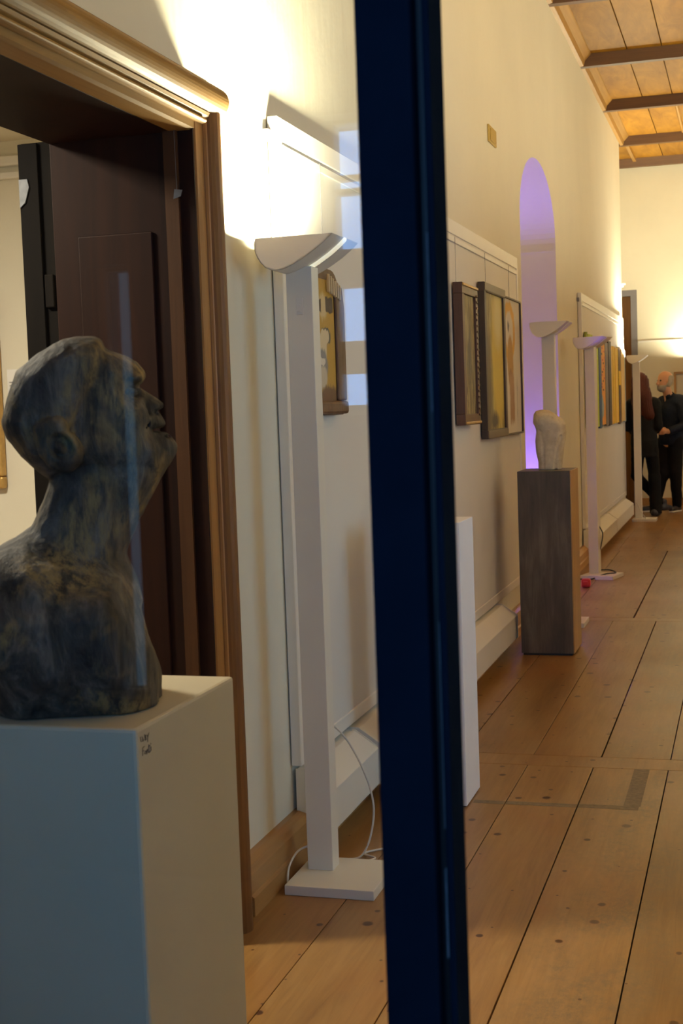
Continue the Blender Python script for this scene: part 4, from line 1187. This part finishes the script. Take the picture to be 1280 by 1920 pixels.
def man():
    F = Fig('person', 'grey bearded man in navy shirt and black trousers facing left', (-1.36, 17.55, -.01), (-.62, 18.40, 1.82), .0095)
    G = F.G
    f, r = frame_of(-.80, -.60)
    hc = np.array((-.995, 17.93, 1.665))
    H, L = head_field(G, hc, f, r, 1.03)
    pel = (-.935, 18.02, .93); chest = (-.925, 18.02, 1.28)
    shR = np.array((-1.045, 18.13, 1.405)); shL = np.array((-.785, 17.90, 1.405))
    elL = (-.745, 17.83, 1.10); wrL = (-.955, 17.70, 1.035)
    elR = (-1.14, 18.16, 1.12); wrR = (-1.16, 17.98, 1.03)
    kneeL = (-.885, 17.96, .50); ankL = (-.872, 18.00, .09)
    kneeR = (-1.045, 17.98, .49); ankR = (-1.14, 18.03, .09)
    hipL = (-.885, 17.98, .90); hipR = (-1.00, 18.06, .90)
    torso = [(pel, (-.93, 18.02, 1.08), .145, .140), ((-.93, 18.02, 1.08), chest, .140, .150), (tuple(shR * .8 + shL * .2), tuple(shL * .8 + shR * .2), .080, .080), (chest, (-.93, 18.00, 1.40), .13, .09)]
    armL = [(tuple(shL), elL, .060, .046), (elL, wrL, .045, .030)]
    armR = [(tuple(shR), elR, .060, .046), (elR, wrR, .045, .030)]
    neck = [((-.935, 17.99, 1.40), tuple(hc + (0, 0, -.06)), .058, .056)]
    legs = [(hipL, kneeL, .092, .062), (kneeL, ankL, .060, .042), (hipR, kneeR, .092, .062), (kneeR, ankR, .060, .042)]
    hand = hand_field(G, wrL, (-.85, -.35, .0), (0, 0, 1), 1)
    hand2 = hand_field(G, wrR, (-.5, -.8, .05), (0, 0, 1), -1)
    body = F.bones(torso + armL + armR + neck + legs)
    body = np.minimum(smin(smin(smin(body, H, .02), hand, .012), hand2, .012), 9)
    F.out('body', body, M['skin'])
    # shirt
    S = F.bones(torso, .014); S = smin(S, F.bones(armL, .014), .03); S = smin(S, F.bones(armR, .014), .03)
    S = S + .005 * rnoise(G[0], G[1], G[2], 22, 4)
    S = np.maximum(S, .86 - G[2])
    for wv, el_ in ((wrL, elL), (wrR, elR)):          # cuffs end before the wrist
        d = np.array(wv) - np.array(el_); d /= np.linalg.norm(d)
        S = np.maximum(S, np.where(np.sqrt(sum((G[i] - wv[i]) ** 2 for i in range(3))) < .10, (G[0] - wv[0]) * d[0] + (G[1] - wv[1]) * d[1] + (G[2] - wv[2]) * d[2] + .010, -1))
    col_ = np.maximum(cone(G, (-.935, 17.985, 1.43), (-.95, 17.97, 1.478), .072, .074), -cone(G, (-.935, 17.985, 1.40), (-.955, 17.96, 1.52), .060, .062))
    notch = cone(G, np.array((-.935, 17.985, 1.40)) + f * .075, np.array((-.945, 17.975, 1.50)) + f * .085, .008, .030)
    S = np.maximum(np.minimum(S, col_), -notch)
    F.out('shirt', S, M['shirt'])
    T = F.bones(legs, .016); T = smin(T, F.bones([(pel, (-.93, 18.02, .98), .135, .135)], .006), .03)
    T = T + .006 * rnoise(G[0], G[1], G[2], 25, 8)
    T = np.maximum(np.maximum(T, .055 - G[2]), G[2] - .97)
    F.out('trousers', T, M['trouser'])
    shoe(F, np.array((-.86, 18.03, .0)), np.array((-.935, 17.86, .0))); shoe(F, np.array((-1.13, 18.05, .0)), np.array((-1.29, 17.96, .0)))
    # hair ring, beard, eyes
    Lr = L
    hair = np.maximum(H - .010, np.maximum(np.maximum(Lr[1] - .030, -.070 - Lr[2]), Lr[2] - .075 + .6 * np.clip(Lr[1] + .03, 0, 1)))
    hair = np.maximum(hair, Lr[1] + .25 * Lr[2] - .012)
    F.out('hair', hair, M['greyhair'])
    beard = np.maximum(H - .008, np.maximum(Lr[2] + .050, .020 - Lr[1])); beard = np.maximum(beard, -ell(Lr, (0, .11, -.062), (.022, .04, .007)))
    F.out('beard', beard, M['greyhair'])
    F.out('lips', np.maximum(H - .003, ell(Lr, (0, .098, -.064), (.022, .022, .010))), M['lip'])
    for q in (-1, 1):
        c = hc + r * q * .032 + f * .084 + np.array((0, 0, .010))
        me = bpy.data.meshes.new('eye'); bm = bmesh.new(); bmesh.ops.create_icosphere(bm, subdivisions=2, radius=.012, matrix=Matrix.Translation(Vector(c))); bm.to_mesh(me); bm.free()
        mesh_obj('eye', me, M['eye'], F.root, True)


def woman():
    F = Fig('person', 'woman with long dark red hair in black jacket, back turned', (-1.50, 17.0, -.01), (-.88, 17.78, 1.80), .0095)
    G = F.G
    f, r = frame_of(.30, .95)
    hc = np.array((-1.262, 17.38, 1.635))
    H, L = head_field(G, hc, f, r, 1.0)
    pel = (-1.225, 17.36, .93)
    shR = np.array((-1.085, 17.33, 1.395)); shL = np.array((-1.375, 17.40, 1.395))
    elL = (-1.415, 17.38, 1.12); wrL = (-1.36, 17.55, 1.03)
    elR = (-1.055, 17.33, 1.12); wrR = (-1.08, 17.52, 1.05)
    hipL = (-1.295, 17.39, .88); hipR = (-1.150, 17.35, .88)
    kneeR = (-1.108, 17.36, .48); ankR = (-1.100, 17.33, .09)
    kneeL = (-1.335, 17.46, .50); ankL = (-1.02, 17.53, .12)
    torso = [(pel, (-1.23, 17.37, 1.10), .140, .118), ((-1.23, 17.37, 1.10), (-1.23, 17.37, 1.28), .118, .135), (tuple(shR * .82 + shL * .18), tuple(shL * .82 + shR * .18), .068, .068), ((-1.23, 17.37, 1.28), (-1.235, 17.37, 1.39), .12, .08)]
    armL = [(tuple(shL), elL, .052, .042), (elL, wrL, .040, .026)]; armR = [(tuple(shR), elR, .052, .042), (elR, wrR, .040, .026)]
    neck = [((-1.24, 17.37, 1.40), tuple(hc + (0, 0, -.06)), .050, .048)]
    legs = [(hipL, kneeL, .080, .054), (kneeL, ankL, .052, .038), (hipR, kneeR, .082, .056), (kneeR, ankR, .060, .045)]
    hL = hand_field(G, wrL, (.2, .9, .1), (0, 0, 1), 1, .92); hR = hand_field(G, wrR, (0, 1, .1), (0, 0, 1), -1, .92)
    body = smin(smin(smin(F.bones(torso + armL + armR + neck + legs), H, .02), hL, .012), hR, .012)
    F.out('body', body, M['skin2'])
    J = F.bones(torso, .018); J = smin(J, F.bones(armL, .016), .025); J = smin(J, F.bones(armR, .016), .025)
    J = smin(J, F.bones([((-1.225, 17.36, .98), (-1.222, 17.36, .76), .150, .165)], 0, sq=(1, .8, 1)), .04)
    J = J + .005 * rnoise(G[0], G[1], G[2], 22, 14)
    J = np.maximum(np.maximum(J, .735 - G[2]), G[2] - 1.475)
    for wv, el_ in ((wrL, elL), (wrR, elR)):
        d = np.array(wv) - np.array(el_); d /= np.linalg.norm(d)
        J = np.maximum(J, np.where(np.sqrt(sum((G[i] - wv[i]) ** 2 for i in range(3))) < .09, sum((G[i] - wv[i]) * d[i] for i in range(3)) + .008, -1))
    F.out('jacket', J, M['jacket'])
    T = F.bones(legs, .012); T = smin(T, cone(G, kneeR, (-1.100, 17.33, .05), .062, .074), .03)
    T = T + .005 * rnoise(G[0], G[1], G[2], 25, 18)
    T = np.maximum(np.maximum(T, .035 - G[2]), G[2] - .95)
    F.out('trousers', T, M['trouser'])
    shoe(F, np.array((-1.11, 17.28, .0)), np.array((-1.08, 17.44, .0)), 'boot', False, .045)
    shoe(F, np.array((-1.035, 17.50, .045)), np.array((-.95, 17.60, .045)), 'boot', False, .045)
    hair = smin(H - .020, F.bones([(tuple(hc + (0, -.05, .03)), tuple(hc + (.025, -.085, -.16)), .098, .115), (tuple(hc + (.025, -.085, -.16)), tuple(hc + (.100, -.11, -.38)), .115, .075), (tuple(hc + (-.03, -.085, -.10)), tuple(hc + (-.02, -.12, -.34)), .085, .065)]), .03)
    hair = np.maximum(hair, np.where(L[2] < .045, L[1] - .045, -1))
    hair = hair + .004 * np.sin(G[0] * 260 + 3 * np.sin(G[2] * 14)) + .003 * rnoise(G[0], G[1], G[2], 40, 21)
    F.out('hair', hair, M['redhair'])
    for q in (-1, 1):
        c = hc + r * q * .031 + f * .081 + np.array((0, 0, .010))
        me = bpy.data.meshes.new('eye'); bm = bmesh.new(); bmesh.ops.create_icosphere(bm, subdivisions=2, radius=.012, matrix=Matrix.Translation(Vector(c))); bm.to_mesh(me); bm.free()
        mesh_obj('eye', me, M['eye'], F.root, True)


man(); woman()
bpy.context.view_layer.update()
